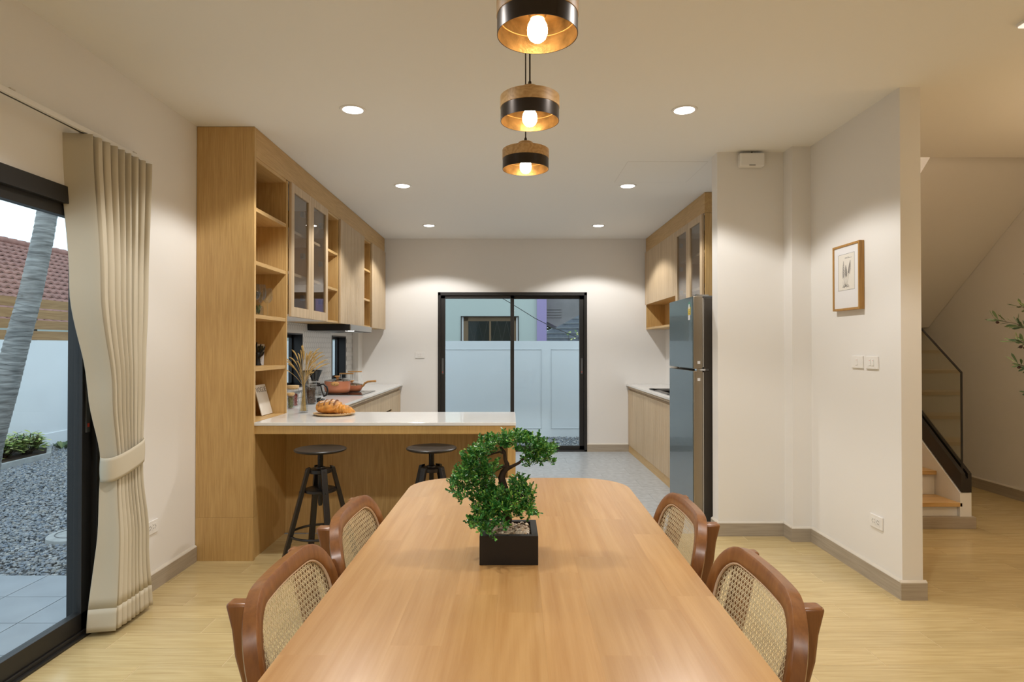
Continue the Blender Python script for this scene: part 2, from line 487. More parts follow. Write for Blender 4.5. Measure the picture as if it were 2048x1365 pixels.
kb = MB(); kb.box(XL - .1, 4.45, -.12, XR + .05, YB + .12, -.002)
kfloor = tag(kb.build('floor_kitchen', 'grey_grout', at=(0, 0, 0)), kind='structure', label='grey stone tile floor of the kitchen')
tw, tl = .30, .60
proto = None
for j in range(12):
    y0 = 4.45 + j * tw; y1 = min(y0 + tw, YB)
    x = -1.45 - (0.3 if j % 2 else 0)
    while x < 1.52:
        mb = MB(); mb.box(.001, .001, -.02, tl - .001, (y1 - y0) - .001, 0)
        if proto is not None and y1 - y0 > tw - 1e-4: o = share(proto, 'tile', (x, y0, 0), kfloor)
        else:
            o = mb.build('tile', 'grey_tile', at=(0, 0, 0)); o.parent = kfloor; o.location = (x, y0, 0)
            if proto is None: proto = o
        x += tl

# ---- ceiling
cl = MB(); cl.box(XL - .12, YF, H, XR + .108, YB + .12, H + .12); cl.box(XR + .108, YF, H, XS + .1, 4.51, H + .12)
ceiling = tag(cl.build('ceiling', 'ceiling', at=(0, 0, H)), kind='structure', label='white painted ceiling')
# access hatch let into the ceiling: a thin proud panel with an open joint
hx0, hx1, hy0, hy1 = .87, 1.47, 4.62, 5.21
hb = MB()
hb.box(hx0 + .004, hy0 + .004, H - .0012, hx1 - .004, hy1 - .004, H + .002)
hatch = tag(hb.build('trim_1', 'ceiling', at=(hx0, hy0, H)), kind='structure', label='square access hatch in the kitchen ceiling')
hg = MB(); hg.box(hx0, hy0, H - .0006, hx1, hy1, H + .002); hg.build('joint', mat('hatch_joint', (.74, .72, .68), .9), hatch)

# ---- walls
DOOR1 = (0.55, 3.0, 0.0, 2.03)
WIN1 = (5.29, 5.86, .955, 1.45)
WIN2 = (6.83, 7.40, .955, 1.45)
wl = wall_boxes(MB(), 'x', YF, YB + .12, -.12, H, XL - .11, XL, [DOOR1, WIN1, WIN2])
wl.box(XL, 7.72, 0, XL + .08, YB, H)
wall_left = tag(wl.build('wall_left', 'wall', at=(XL, YF, 0)), kind='structure', label='cream painted left wall with the garden door')
DOOR2 = (-.913, .976, 0.0, 2.018)
wb = wall_boxes(MB(), 'y', XL - .14, XR + .108, -.12, H, YB, YB + .12, [DOOR2])
wb.box(1.97, 7.72, 0, XR, YB, H)
tag(wb.build('wall_back', 'wall', at=(0, YB, 0)), kind='structure', label='white painted kitchen end wall around the sliding door')
wr = MB(); wr.box(XR, 3.29, -.12, XR + .108, YB, H)
tag(wr.build('wall_right', 'wall', at=(XR, 3.29, 0)), kind='structure', label='cream painted right wall between dining room and stairs')
wp = MB(); wp.box(1.463, 4.40, 0, XR, 4.52, H); wp.box(1.93, 4.27, 0, XR, 4.40, H)
tag(wp.build('wall_partition', 'wall', at=(1.463, 4.4, 0)), kind='structure', label='cream painted wall stub beside the fridge')
wf = MB(); wf.box(XL - .14, YF - .12, -.12, XS + .1, YF, H)
tag(wf.build('wall_front', 'wall', at=(0, YF, 0)), kind='structure', label='painted wall behind the viewer')
ws = MB(); ws.box(XS, YF, -.12, XS + .1, YS + .1, 5.2); ws.box(XR, YS, -.12, XS + .1, YS + .1, 5.2)
ws.box(XR - .1, 4.51, H + .12, XR + .108, YS, 5.2); ws.box(XR, 4.41, H + .12, XS, 4.51, 5.2); ws.box(XR, 4.41, 5.2, XS + .1, YS + .1, 5.3)
tag(ws.build('wall_stair', 'wall', at=(XS, 0, 0)), kind='structure', label='tan lit walls of the stair hall')

# ---- skirting
def skirting(name, label, segs):
    """segs: (x0,y0,x1,y1,nx,ny) runs along the wall with outward normal"""
    root = thing(name, (segs[0][0], segs[0][1], 0), label, None, None, 'structure')
    for (x0, y0, x1, y1, nx, ny) in segs:
        t = .015
        b = MB(); c = MB()
        along_y = abs(y1 - y0) > abs(x1 - x0)
        if along_y:
            b.box(x0, y0, 0, x0 + nx * t, y1, .09)
            pr = [(x0, .09), (x0 + nx * t, .09), (x0 + nx * t * .9, .094), (x0 + nx * t * .25, .102), (x0, .102)]
            c.prism(pr, 'y', y0, y1)
        else:
            b.box(x0, y0, 0, x1, y0 + ny * t, .09)
            pr = [(y0, .09), (y0 + ny * t, .09), (y0 + ny * t * .9, .094), (y0 + ny * t * .25, .102), (y0, .102)]
            c.prism(pr, 'x', x0, x1)
        b.build('board', 'base_trim_y' if along_y else 'base_trim', root)
        c.build('cap', 'trim_cap', root)
    return root
skirting('baseboard_left', 'grey oak skirting with cream cap along the left wall', [(XL, 3.0, XL, 3.885, 1, 0)])
skirting('baseboard_back', 'grey oak skirting right of the kitchen door', [(.976, YB, 1.5, YB, 0, -1)])
skirting('baseboard_right', 'grey oak skirting stepping around the right wall corners',
         [(1.448, 4.40, 1.915, 4.40, 0, -1), (1.463, 4.40, 1.463, 4.52, -1, 0), (1.93, 4.27, 1.93, 4.40, -1, 0), (1.915, 4.27, XR - .015, 4.27, 0, -1),
          (XR, 3.29, XR, 4.27, -1, 0), (XR - .015, 3.29, XR + .123, 3.29, 0, -1), (XR + .108, 3.29, XR + .108, 4.5, 1, 0)])
skirting('baseboard_stair', 'grey oak skirting along the stair hall wall', [(XS, 1.0, XS, YS, -1, 0), (3.40, YS, XS, YS, 0, -1)])

# ---- hexagonal splashback on the left wall
hexw, hexp = .060, .052
hx = MB(); holes = [WIN1, WIN2]
rad = hexw / math.sqrt(3) - .0020
row = 0
z = .855 + .02
while z < 1.56:
    y = 4.49 + (hexw / 2 if row % 2 else 0)
    while y < 7.71:
        if not any(h[0] - .03 < y < h[1] + .03 and h[2] - .03 < z < h[3] + .03 for h in holes):
            poly = []
            for k in range(6):
                a = R(30 + 60 * k)
                yy = min(max(y + rad * math.cos(a), 4.475), 7.718); zz = min(max(z + rad * math.sin(a), .857), 1.543)
                for h in holes: pass
                poly.append((yy, zz))
            hx.prism(poly, 'x', XL + .002, XL + .0067)
        y += hexw
    z += hexp; row += 1
gb = wall_boxes(MB(), 'x', 4.475, 7.72, .855, 1.545, XL, XL + .006, holes)
gb.build('grout_bed', 'dark_grout', wall_left)
ho = hx.build('hexagon_tiles', 'white_tile', wall_left); ho['kind'] = 'stuff'; ho['label'] = 'white hexagon mosaic tiles with dark joints'
# tile cut strips around the window openings
for h in holes:
    t = MB(); e = .032
    t.box(XL + .002, h[0] - e, h[2] - e, XL + .0066, h[0], h[3] + e); t.box(XL + .002, h[1], h[2] - e, XL + .0066, h[1] + e, h[3] + e)
    t.box(XL + .002, h[0], h[3], XL + .0066, h[1], h[3] + e); t.box(XL + .002, h[0], h[2] - e, XL + .0066, h[1], h[2])
    t.build('tile_border', 'white_tile', wall_left)

# ---- kitchen windows
def small_window(n, h, label):
    root = thing('window_%d' % n, (XL - .07, (h[0] + h[1]) / 2, h[2]), label, None, None, 'structure')
    y0, y1, z0, z1 = h
    f = MB(); t = .012
    for a in ((XL - .11, y0, z0, XL + .012, y0 + t, z1), (XL - .11, y1 - t, z0, XL + .012, y1, z1), (XL - .11, y0, z0, XL + .012, y1, z0 + t), (XL - .11, y0, z1 - t, XL + .012, y1, z1)): f.box(*a)
    f.build('liner', 'black', root)
    f = MB(); w = .028; x0, x1 = XL - .108, XL - .078
    f.box(x0, y0 + t, z0 + t, x1, y0 + t + w, z1 - t); f.box(x0, y1 - t - w, z0 + t, x1, y1 - t, z1 - t)
    f.box(x0, y0 + t, z0 + t, x1, y1 - t, z0 + t + w); f.box(x0, y0 + t, z1 - t - w, x1, y1 - t, z1 - t)
    f.build('sash', 'black', root)
    g = MB(); g.box(XL - .095, y0 + t + w, z0 + t + w, XL - .091, y1 - t - w, z1 - t - w); g.build('pane', 'glass', root)
small_window(1, WIN1, 'black framed kitchen window beside the grass vase')
small_window(2, WIN2, 'black framed kitchen window behind the copper pots')

# ---- left sliding door
d1 = thing('door_1', (XL, 1.8, 0), 'black framed sliding glass door to the garden', None, None, 'structure')
y0, y1, z0, z1 = DOOR1
f = MB()
f.box(XL - .13, y0, z1 - .075, XL + .012, y1, z1); f.box(XL - .13, y0, 0, XL + .012, y0 + .05, z1); f.box(XL - .13, y1 - .05, 0, XL + .012, y1, z1)
f.box(XL - .13, y0, 0, XL + .012, y1, .012)
for k in range(4): f.box(XL - .12 + k * .036, y0, .012, XL - .112 + k * .036, y1, .028)
f.build('frame', 'black_metal', d1, bevel=.002)
def sash(x, a, b, handle):
    s = MB(); w = .065
    s.box(x - .02, a, .02, x + .02, a + w, z1 - .07); s.box(x - .02, b - w, .02, x + .02, b, z1 - .07)
    s.box(x - .02, a, .02, x + .02, b, .105); s.box(x - .02, a, z1 - .125, x + .02, b, z1 - .07)
    o = s.build('sash', 'black_metal', d1, bevel=.0015)
    g = MB(); g.box(x - .003, a + w, .105, x + .003, b - w, z1 - .125); g.build('pane', 'glass', o)
    if handle:
        hh = MB(); hh.box(x + .02, b - .045, .93, x + .026, b - .02, 1.17); q = hh.build('pull_handle', 'plastic_grey', o)
        hh = MB(); hh.box(x + .026, b - .038, .955, x + .029, b - .028, .972); hh.build('latch_mark', 'red', o)
sash(XL - .035, 1.75, y1 - .05, True)
sash(XL - .085, y0 + .05, 1.80, False)

# ---- kitchen sliding door
d2 = thing('door_2', (0, YB, 0), 'black framed sliding glass door at the end of the kitchen', None, None, 'structure')
a0, a1, b0, b1 = DOOR2
f = MB()
f.box(a0, YB - .012, b1 - .04, a1, YB + .11, b1); f.box(a0, YB - .012, 0, a0 + .036, YB + .11, b1); f.box(a1 - .036, YB - .012, 0, a1, YB + .11, b1)
f.box(a0, YB - .012, 0, a1, YB + .11, .018)
f.build('frame', 'black_metal', d2, bevel=.002)
def sash2(y, a, b, wl_, wr_, hside):
    s = MB()
    s.box(a, y - .018, .018, a + wl_, y + .018, b1 - .04); s.box(b - wr_, y - .018, .018, b, y + .018, b1 - .04)
    s.box(a, y - .018, .018, b, y + .018, .066); s.box(a, y - .018, b1 - .08, b, y + .018, b1 - .04)
    o = s.build('sash', 'black_metal', d2, bevel=.0015)
    g = MB(); g.box(a + wl_, y - .003, .066, b - wr_, y + .003, b1 - .08); g.build('pane', 'glass', o)
    xh = a + .025 if hside < 0 else b - .025
    hh = MB(); hh.box(xh - .012, y - .026, .98, xh + .012, y - .018, 1.18); hh.build('pull_handle', 'plastic_grey', o)
    hh = MB(); hh.box(xh - .005, y - .029, 1.0, xh + .005, y - .026, 1.012); hh.build('latch_mark', 'red', o)
sash2(YB + .025, a0 + .036, .052, .055, .045, -1)
sash2(YB + .065, .005, a1 - .036, .045, .055, 1)

# ---- stairs
SX0, SX1, SY, RI, RU = XR + .108, 3.29, 4.60, .185, .245
st = thing('stair', (2.8, SY, 0), 'white staircase with oak treads rising behind the right wall', 'staircase')
for k in range(8):
    z = RI * (k + 1); y = SY + RU * k
    t = MB(); t.box(SX0 + .003, y - .025, z - .03, SX1 - .002 if k else SX1 + .02, y + RU, z); t.build('tread', 'stair_oak', st, bevel=.003)
    rb = MB(); rb.box(SX0 + .003, y, z - RI, SX1 - .002, y + .018, z - .03); rb.build('riser', 'white_paint', st)
rb = MB(); rb.box(SX0 + .003, SY + 8 * RU, 8 * RI, SX1 - .002, SY + 8 * RU + .018, 9 * RI - .135); rb.build('riser', 'white_paint', st)
sw = MB(); e = SY + 8 * RU; sl = RI / RU
sw.prism([(4.575, 0), (e, 0), (e, .257 + sl * (e - 4.575)), (4.575, .257)], 'x', SX1, SX1 + .085); sw.build('stringer_wall', 'white_paint', st, bevel=.002)
pl = MB(); pl.box(SX0 + .003, 4.555, 0, SX1 + .105, 4.598, .085); pl.box(SX1 + .085, 4.598, 0, SX1 + .105, e, .085); pl.build('plinth', 'base_trim', st, bevel=.002)
ld = MB(); ld.box(SX0 + .003, e, 9 * RI - .135, XS - .003, YS - .003, 9 * RI); ld.build('landing', 'white_paint', st)
uf = MB(); us = .80
uf.prism([(e, 9 * RI - .135), (e, 9 * RI + .02), (4.515, 9 * RI + .02 + us * (e - 4.515)), (4.515, 9 * RI - .135 + us * (e - 4.515))], 'x', 3.33, XS - .003)
uf.build('upper_flight_soffit', 'white_paint', st)
br = thing('glass_balustrade', (3.33, 4.6, .257), 'tinted glass stair balustrade in a dark bronze channel', 'balustrade')
yb0 = 4.57
ch = MB(); ch.prism([(yb0, .262), (e, .262 + sl * (e - yb0)), (e, .40 + sl * (e - yb0)), (yb0, .40)], 'x', 3.296, 3.326); ch.prism([(yb0, .262), (e, .262 + sl * (e - yb0)), (e, .40 + sl * (e - yb0)), (yb0, .40)], 'x', 3.346, 3.372)
ch.prism([(yb0, .262), (e, .262 + sl * (e - yb0)), (e, .36 + sl * (e - yb0)), (yb0, .36)], 'x', 3.326, 3.346)
ch.build('channel', 'channel', br)
for (xx, zz) in ((3.303, .285), (3.303, .375), (3.364, .285), (3.364, .375)):
    bo = MB(); bo.add([(xx + .003 * math.cos(R(60 * k)), yb0 - .002, zz + .003 * math.sin(R(60 * k))) for k in range(6)] + [(xx + .003 * math.cos(R(60 * k)), yb0, zz + .003 * math.sin(R(60 * k))) for k in range(6)], [tuple(range(6))] + [(k, (k + 1) % 6, (k + 1) % 6 + 6, k + 6) for k in range(6)])
    bo.build('bolt', 'black', br)
yg = 4.62
gp = [(yg, .37 + sl * (yg - yb0)), (e, .37 + sl * (e - yb0)), (e, 1.13 + sl * (e - yg)), (yg, 1.13)]
g = MB(); g.prism(gp, 'x', 3.331, 3.341); g.build('pane', 'glass_stair', br)
ed = MB(); ed.box(3.329, yg - .006, .40, 3.343, yg, 1.13); ed.prism([(yg - .006, 1.13), (e, 1.13 + sl * (e - yg) + .002), (e, 1.14 + sl * (e - yg)), (yg - .006, 1.14)], 'x', 3.329, 3.343); ed.build('edge_trim', 'black', br)
# unseen fill lamp added over the stairs to brighten the hall
lp = thing('stair_fill', (3.0, 5.6, 5.2), 'added warm fill globe, unseen high above the stairs', 'lamp')
s = MB(); s.tube([(3.0, 5.6, 5.2), (3.0, 5.6, 4.6)], .006); s.build('cord', 'black', lp)
s = MB(); s.ball((3.0, 5.6, 4.5), .12); s.build('globe', emitter('stair_fill_glow', (1.0, .80, .60), 85.0), lp, smooth=True)
# ================================================================== KITCHEN JOINERY
CZ = .855          # worktop height
FX = -1.59         # carcass face of the left units
T = .022
def fluted(mb, side, x, y0, y1, z0, z1, pitch=.05, depth=.018):
    """door slab facing +x (side=1) or -x (side=-1) with vertical flutes; x = outer face"""
    n = max(1, round((y1 - y0) / pitch)); p = (y1 - y0) / n
    xi = x - side * depth
    poly = []
    g = .0035
    pts = [(xi, y0)]
    for k in range(n):
        a = y0 + k * p; b = a + p
        pts += [(x - side * .0032, a), (x, a + g), (x, b - g), (x - side * .0032, b)]
    pts.append((xi, y1))
    # drop doubled valley points
    out = [pts[0]]
    for q in pts[1:]:
        if abs(q[0] - out[-1][0]) + abs(q[1] - out[-1][1]) > 1e-6: out.append(q)
    mb.prism(out, 'z', z0, z1)
    return mb

# ---- tall open shelf cabinet
t = thing('tall_shelf_cabinet', (-1.77, 4.18, 0), 'full-height oak shelf cabinet at the end of the kitchen run', 'cabinet')
ya, yb = 3.89, 4.47
b = MB(); b.box(XL + .002, ya, .2685, FX, ya + .028, H - .002); b.build('side_panel', 'oak', t, bevel=.0008)
b = MB(); b.box(XL + .002, ya, 0, FX, ya + .028, .2675); b.build('side_panel', 'oak', t, bevel=.0008)
b = MB(); b.box(XL + .002, yb - .022, CZ, FX, yb, H - .19); b.build('side_panel', 'oak', t, bevel=.0012)
b = MB(); b.box(XL + .002, ya + .028, CZ, XL + .014, yb - .022, H - .19); b.build('back_panel', 'oak', t)
b = MB(); b.box(FX - .022, ya + .028, 0, FX - .012, 4.478, CZ - .022); b.build('lower_panel', 'oak', t)
b = MB(); b.box(XL + .002, ya + .028, 2.495, FX - .004, yb - .022, 2.517); b.build('top_panel', 'oak_h', t)
for z in (2.202, 1.866, 1.531, 1.198):
    b = MB(); b.box(XL + .014, ya + .028, z - .025, FX - .003, yb - .022, z); b.build('shelf', 'oak_h', t, bevel=.001)
b = MB(); b.box(XL + .014, ya + .028, CZ - .02, FX - .003, yb - .022, CZ + .001); b.build('bottom_shelf', 'oak_h', t)

b = MB(); b.box(FX - .02, ya + .030, 2.518, FX, YB - .003, H - .002)
tag(b.build('fascia_board', 'oak_h', at=(FX, 6, 2.517), bevel=.001), 'long oak fascia board above the left wall cabinets', 'fascia')

Z0, Z1 = 1.545, 2.517
def carcass(root, side, y0, y1, xb, xf, z0, z1, m='oak', inner=None, nosides=False):
    """open-fronted box: two sides, top, bottom, back"""
    d = .018
    b = MB(); b.box(xb, y0, z0, xf, y0 + d, z1); b.build('side_panel', m, root)
    b = MB(); b.box(xb, y1 - d, z0, xf, y1, z1); b.build('side_panel', m, root)
    b = MB(); b.box(xb, y0 + d, z0, xf, y1 - d, z0 + d); b.build('bottom_panel', 'oak_h' if not inner else inner, root)
    b = MB(); b.box(xb, y0 + d, z1 - d, xf, y1 - d, z1); b.build('top_panel', 'oak_h' if not inner else inner, root)
    s = math.copysign(.01, xf - xb)
    b = MB(); b.box(xb, y0 + d, z0 + d, xb + s, y1 - d, z1 - d); b.build('back_panel', inner or m, root)
def glass_door(root, side, x, y0, y1, z0, z1, fr=.062, hinge=1):
    f = MB(); d = .02; xi = x - side * d
    f.box(xi, y0, z0, x, y0 + fr, z1); f.box(xi, y1 - fr, z0, x, y1, z1)
    f.box(xi, y0 + fr, z0, x, y1 - fr, z0 + fr + .01); f.box(xi, y0 + fr, z1 - fr, x, y1 - fr, z1)
    o = f.build('door', 'oak_pale', root, bevel=.0015)
    g = MB(); g.box(x - side * .014, y0 + fr, z0 + fr + .01, x - side * .010, y1 - fr, z1 - fr); g.build('pane', 'glass_cab', o)
    yy = y1 - fr - .02 if hinge > 0 else y0 + fr + .02
    for zz in (z0 + .16, (z0 + z1) / 2, z1 - .16):
        hm = MB(); hm.box(xi - side * .03, yy - .03, zz - .02, xi - side * .004, yy + .012, zz + .02); hm.build('hinge', 'steel', o)
def put_shelves(root, y0, y1, xb, xf, zs, m='oak_h'):
    for z in zs:
        b = MB(); b.box(xb, y0, z - .022, xf, y1, z); b.build('shelf', m, root, bevel=.001)

XB = XL + .012
c = thing('glass_wall_cabinet', (FX, 4.93, Z0), 'oak wall cabinet with two tall glass doors left of the hood', 'cabinet')
carcass(c, 1, 4.472, 5.40, XB, FX - .004, Z0, Z1 - .002, 'oak', 'cab_inner')
put_shelves(c, 4.49, 5.382, XB + .011, FX - .03, (1.88, 2.20), 'oak_pale')
glass_door(c, 1, FX + .02, 4.495, 4.945, Z0, Z1 - .004)
glass_door(c, 1, FX + .02, 4.949, 5.398, Z0, Z1 - .004)
c = thing('open_shelf_unit', (FX, 5.6, Z0), 'narrow open oak shelf niche between glass doors and hood cabinet', 'shelf unit')
carcass(c, 1, 5.402, 5.80, XB, FX, Z0, Z1 - .002)
put_shelves(c, 5.42, 5.782, XB + .011, FX - .004, (1.86, 2.19))
c = thing('fluted_wall_cabinet', (FX, 6.27, Z0), 'fluted pale oak wall cabinet above the range hood', 'cabinet')
b = MB(); b.box(XB, 5.802, Z0 + .002, FX - .002, 6.75, Z1 - .002); b.build('body', 'oak', c)
d = fluted(MB(), 1, FX + .02, 5.806, 6.747, Z0, Z1 - .004).build('door', 'oak_pale', c, bevel=.0)
c = thing('open_shelf_unit', (FX, 6.94, Z0), 'narrow open oak shelf niche near the kitchen end wall', 'shelf unit')
carcass(c, 1, 6.752, 7.13, XB, FX, Z0, Z1 - .002)
put_shelves(c, 6.77, 7.112, XB + .011, FX - .004, (1.86, 2.19))
c = thing('fluted_wall_cabinet', (FX, 7.5, Z0), 'fluted pale oak wall cabinet in the left kitchen corner', 'cabinet')
b = MB(); b.box(XL + .085, 7.132, Z0 + .002, FX - .002, YB - .005, Z1 - .002); b.build('body', 'oak', c)
fluted(MB(), 1, FX + .02, 7.136, YB - .04, Z0, Z1 - .004).build('door', 'oak_pale', c)

# ---- right wall cabinets
GX = 1.726; GXB = XR - .003
b = MB(); b.box(GX, 5.53, 2.517, GX + .02, YB - .003, H - .002); b.box(GX + .02, 5.53, 2.517, GXB, 5.55, H - .002)
tag(b.build('fascia_board', 'oak_h', at=(GX, 6.7, 2.517), bevel=.001), 'oak fascia board above the right wall cabinets', 'fascia')
c = thing('glass_wall_cabinet', (GX, 6.0, Z0), 'oak wall cabinet with two glass doors above the fridge', 'cabinet')
carcass(c, -1, 5.53, 6.45, GXB, GX + .004, Z0 + .17, Z1 - .002, 'oak', 'cab_inner')
put_shelves(c, 5.55, 6.432, GX + .03, GXB - .012, (1.88, 2.20), 'oak_pale')
glass_door(c, -1, GX - .02, 5.555, 5.99, Z0 + .17, Z1 - .004, hinge=-1)
glass_door(c, -1, GX - .02, 5.994, 6.448, Z0 + .17, Z1 - .004)
c = thing('fluted_wall_cabinet', (GX, 7.2, Z0), 'fluted pale oak wall cabinet with open niche over the sink', 'cabinet')
zt = 1.858
b = MB(); b.box(GX + .002, 6.452, zt, 1.965, YB - .005, Z1 - .002); b.build('body', 'oak', c)
fluted(MB(), -1, GX - .02, 6.455, 6.92, zt - .002, Z1 - .004).build('door', 'oak_pale', c)
fluted(MB(), -1, GX - .02, 6.924, YB - .03, zt - .002, Z1 - .004).build('door', 'oak_pale', c)
b = MB(); b.box(GX, 6.452, Z0, 1.965, YB - .005, Z0 + .024); b.build('niche_floor', 'oak_h', c, bevel=.001)
b = MB(); b.box(GX, YB - .03, Z0 + .024, 1.965, YB - .005, zt); b.build('niche_side', 'oak', c)
b = MB(); b.box(GX, 6.452, Z0 + .024, 1.965, 6.474, zt); b.build('niche_side', 'oak', c)
b = MB(); b.box(1.953, 6.474, Z0 + .024, 1.965, YB - .03, zt); b.build('niche_back', 'oak', c)

# ---- base cabinets
BX = -1.385
def base_unit(name, label, side, xf, xback, y0, y1, fronts, deep=False):
    c = thing(name, ((xf + xback) / 2, (y0 + y1) / 2, 0), label, 'cabinet')
    b = MB(); b.box(xf - side * .03, y0, .09, xback, y1, .655 if 'sink' in label else CZ - .025); b.build('body', 'oak_pale', c)
    if 'sink' in label:
        b = MB(); b.box(xf - side * .03, y0, .655, xf - side * .05, y1, CZ - .025); b.build('front_rail', 'oak_pale', c)
    b = MB(); b.box(xf - side * .005, y0, 0, xf - side * .02, y1, .088); b.build('toe_kick', 'oak_h', c)
    b = MB(); b.box(xf - side * .003, y0, CZ - .050, xf - side * .03, y1, CZ - .025); b.build('rail', 'oak_pale', c)
    for (a, bb, z0, z1, k) in fronts:
        o = fluted(MB(), side, xf, a + .0015, bb - .0015, z0, z1).build(k, 'oak_pale', c)
    return c
base_unit('base_cabinet', 'fluted base cabinet next to the breakfast bar', 1, BX, XL + .012, 4.56, 5.978, [(4.56, 5.27, .09, CZ - .075, 'door'), (5.27, 5.978, .09, CZ - .075, 'door')])
base_unit('base_cabinet', 'fluted drawer cabinet under the black hob', 1, BX, XL + .012, 5.98, 7.348, [(5.98, 7.348, .60, CZ - .075, 'drawer'), (5.98, 7.348, .345, .575, 'drawer'), (5.98, 7.348, .09, .32, 'drawer')])
base_unit('base_cabinet', 'narrow fluted base cabinet in the left kitchen corner', 1, BX, XL + .085, 7.35, YB - .004, [(7.35, YB - .004, .09, CZ - .075, 'door')])
RX = 1.495
for (a, bb, lab) in ((5.30, 6.10, 'fluted base cabinet half hidden behind the fridge'), (6.10, 7.0, 'fluted base cabinet under the dark sink'), (7.0, YB - .004, 'fluted base cabinet at the right kitchen corner')):
    base_unit('base_cabinet', lab, -1, RX, 1.965 if bb > 7.7 else XR - .003, a + .001, bb - .001, [(a + .001, (a + bb) / 2, .09, CZ - .075, 'door'), ((a + bb) / 2, bb - .001, .09, CZ - .075, 'door')])

# ---- worktops
PX1 = .037
w = MB()
w.prism([(FX - .001, 3.90), (PX1, 3.90), (PX1, 4.54), (-1.36, 4.54), (-1.36, YB - .003), (XL + .083, YB - .003), (XL + .083, 7.717), (XL + .011, 7.717), (XL + .011, 4.474), (FX - .001, 4.474)], 'z', CZ - .02, CZ)
tag(w.build('worktop', 'quartz', at=(-.8, 4.2, CZ - .02), bevel=.0015), 'white quartz worktop of the breakfast bar and left run', 'worktop')
w = MB()
sy0, sy1, sx0, sx1 = 6.12, 6.95, 1.56, 1.98
for a in ((1.47, 5.29, XR - .003, sy0), (1.47, sy1, 1.965, YB - .003), (1.47, sy0, sx0, sy1), (sx1, sy0, XR - .003, sy1)):
    w.box(a[0], a[1], CZ - .02, a[2], a[3], CZ)
tag(w.build('worktop', 'quartz', at=(1.7, 6.5, CZ - .02)), 'white quartz worktop beside the fridge', 'worktop')

# ---- breakfast bar
p = thing('breakfast_bar', (-.8, 4.2, 0), 'oak breakfast bar carrying the white worktop behind the stools', 'counter')
b = MB(); b.box(FX - .003, 3.905, CZ - .072, PX1 - .002, 3.925, CZ - .021); b.build('apron', 'oak_x', p, bevel=.001)
b = MB(); b.box(FX - .02, 4.48, 0, PX1 - .052, 4.50, CZ - .021); b.build('back_panel', 'oak', p)
b = MB(); b.box(PX1 - .052, 3.925, 0, PX1 - .002, 4.535, CZ - .021); b.build('end_panel', 'oak_x', p, bevel=.001)

# ---- range hood
h = thing('range_hood', (-1.73, 6.45, 1.48), 'slim black range hood with a lit lamp', 'range hood')
b = MB(); b.box(XL + .012, 6.0, 1.483, -1.535, 6.92, 1.543); b.build('body', 'black', h, bevel=.003)
b = MB(); b.box(-1.5355, 6.004, 1.486, -1.528, 6.916, 1.541); b.build('front_strip', 'steel', h, bevel=.001)
b = MB(); b.box(-1.88, 6.08, 1.478, -1.60, 6.84, 1.4835); b.build('grease_filter', 'steel', h)
for yy in (6.16,):
    b = MB(); b.lathe([(.001, -.004), (.028, -.004), (.032, 0)], (-1.565, yy, 1.4832), 20); b.build('lamp', emitter('hood_lamp', (1, .97, .92), 6.0), h)
for yy in (6.84, 6.86, 6.88):
    b = MB(); b.box(-1.528, yy - .006, 1.508, -1.5255, yy + .006, 1.516); b.build('button', 'chrome', h)

# ---- hob
k = thing('induction_hob', (-1.66, 6.38, CZ), 'black glass hob let into the left worktop', 'hob')
b = MB(); b.box(-1.89, 6.10, CZ + .0005, -1.432, 6.67, CZ + .006); b.build('glass_plate', 'black_gloss', k, bevel=.002)
for (x, y, r) in ((-1.76, 6.26, .10), (-1.60, 6.52, .085)):
    b = MB(); b.torus((x, y, CZ + .0062), r, .0012, 32, 4); b.build('zone_ring', 'plastic_grey', k)

# ---- sink
k = thing('kitchen_sink', (1.77, 6.53, CZ), 'dark grey inset sink on the right worktop', 'sink')
b = MB()
b.box(sx0 - .012, sy0 - .012, CZ + .0005, sx1 + .012, sy0 + .06, CZ + .008); b.box(sx0 - .012, sy1 - .28, CZ + .0005, sx1 + .012, sy1 + .012, CZ + .008)
b.box(sx0 - .012, sy0, CZ + .0005, sx0 + .04, sy1, CZ + .008); b.box(sx1 - .04, sy0, CZ + .0005, sx1 + .012, sy1, CZ + .008)
b.build('rim', 'sink', k, bevel=.002)
b = MB(); x0, x1, y0, y1 = sx0 + .04, sx1 - .04, sy0 + .06, sy1 - .28
b.box(x0 - .004, y0 - .004, CZ - .19, x0, y1 + .004, CZ + .004); b.box(x1, y0 - .004, CZ - .19, x1 + .004, y1 + .004, CZ + .004)
b.box(x0, y0 - .004, CZ - .19, x1, y0, CZ + .004); b.box(x0, y1, CZ - .19, x1, y1 + .004, CZ + .004); b.box(x0, y0, CZ - .19, x1, y1, CZ - .186)
b.build('basin', 'black', k)
b = MB(); b.lathe([(.001, 0), (.035, 0), (.035, .004), (.02, .006), (.001, .006)], ((x0 + x1) / 2, (y0 + y1) / 2, CZ - .186), 20); b.build('drain', 'chrome', k, smooth=True)
b = MB()
for q in range(6): b.box(x0, sy1 - .24 + q * .035, CZ + .008, x1, sy1 - .232 + q * .035, CZ + .010)
b.build('drainer_ribs', 'sink', k)

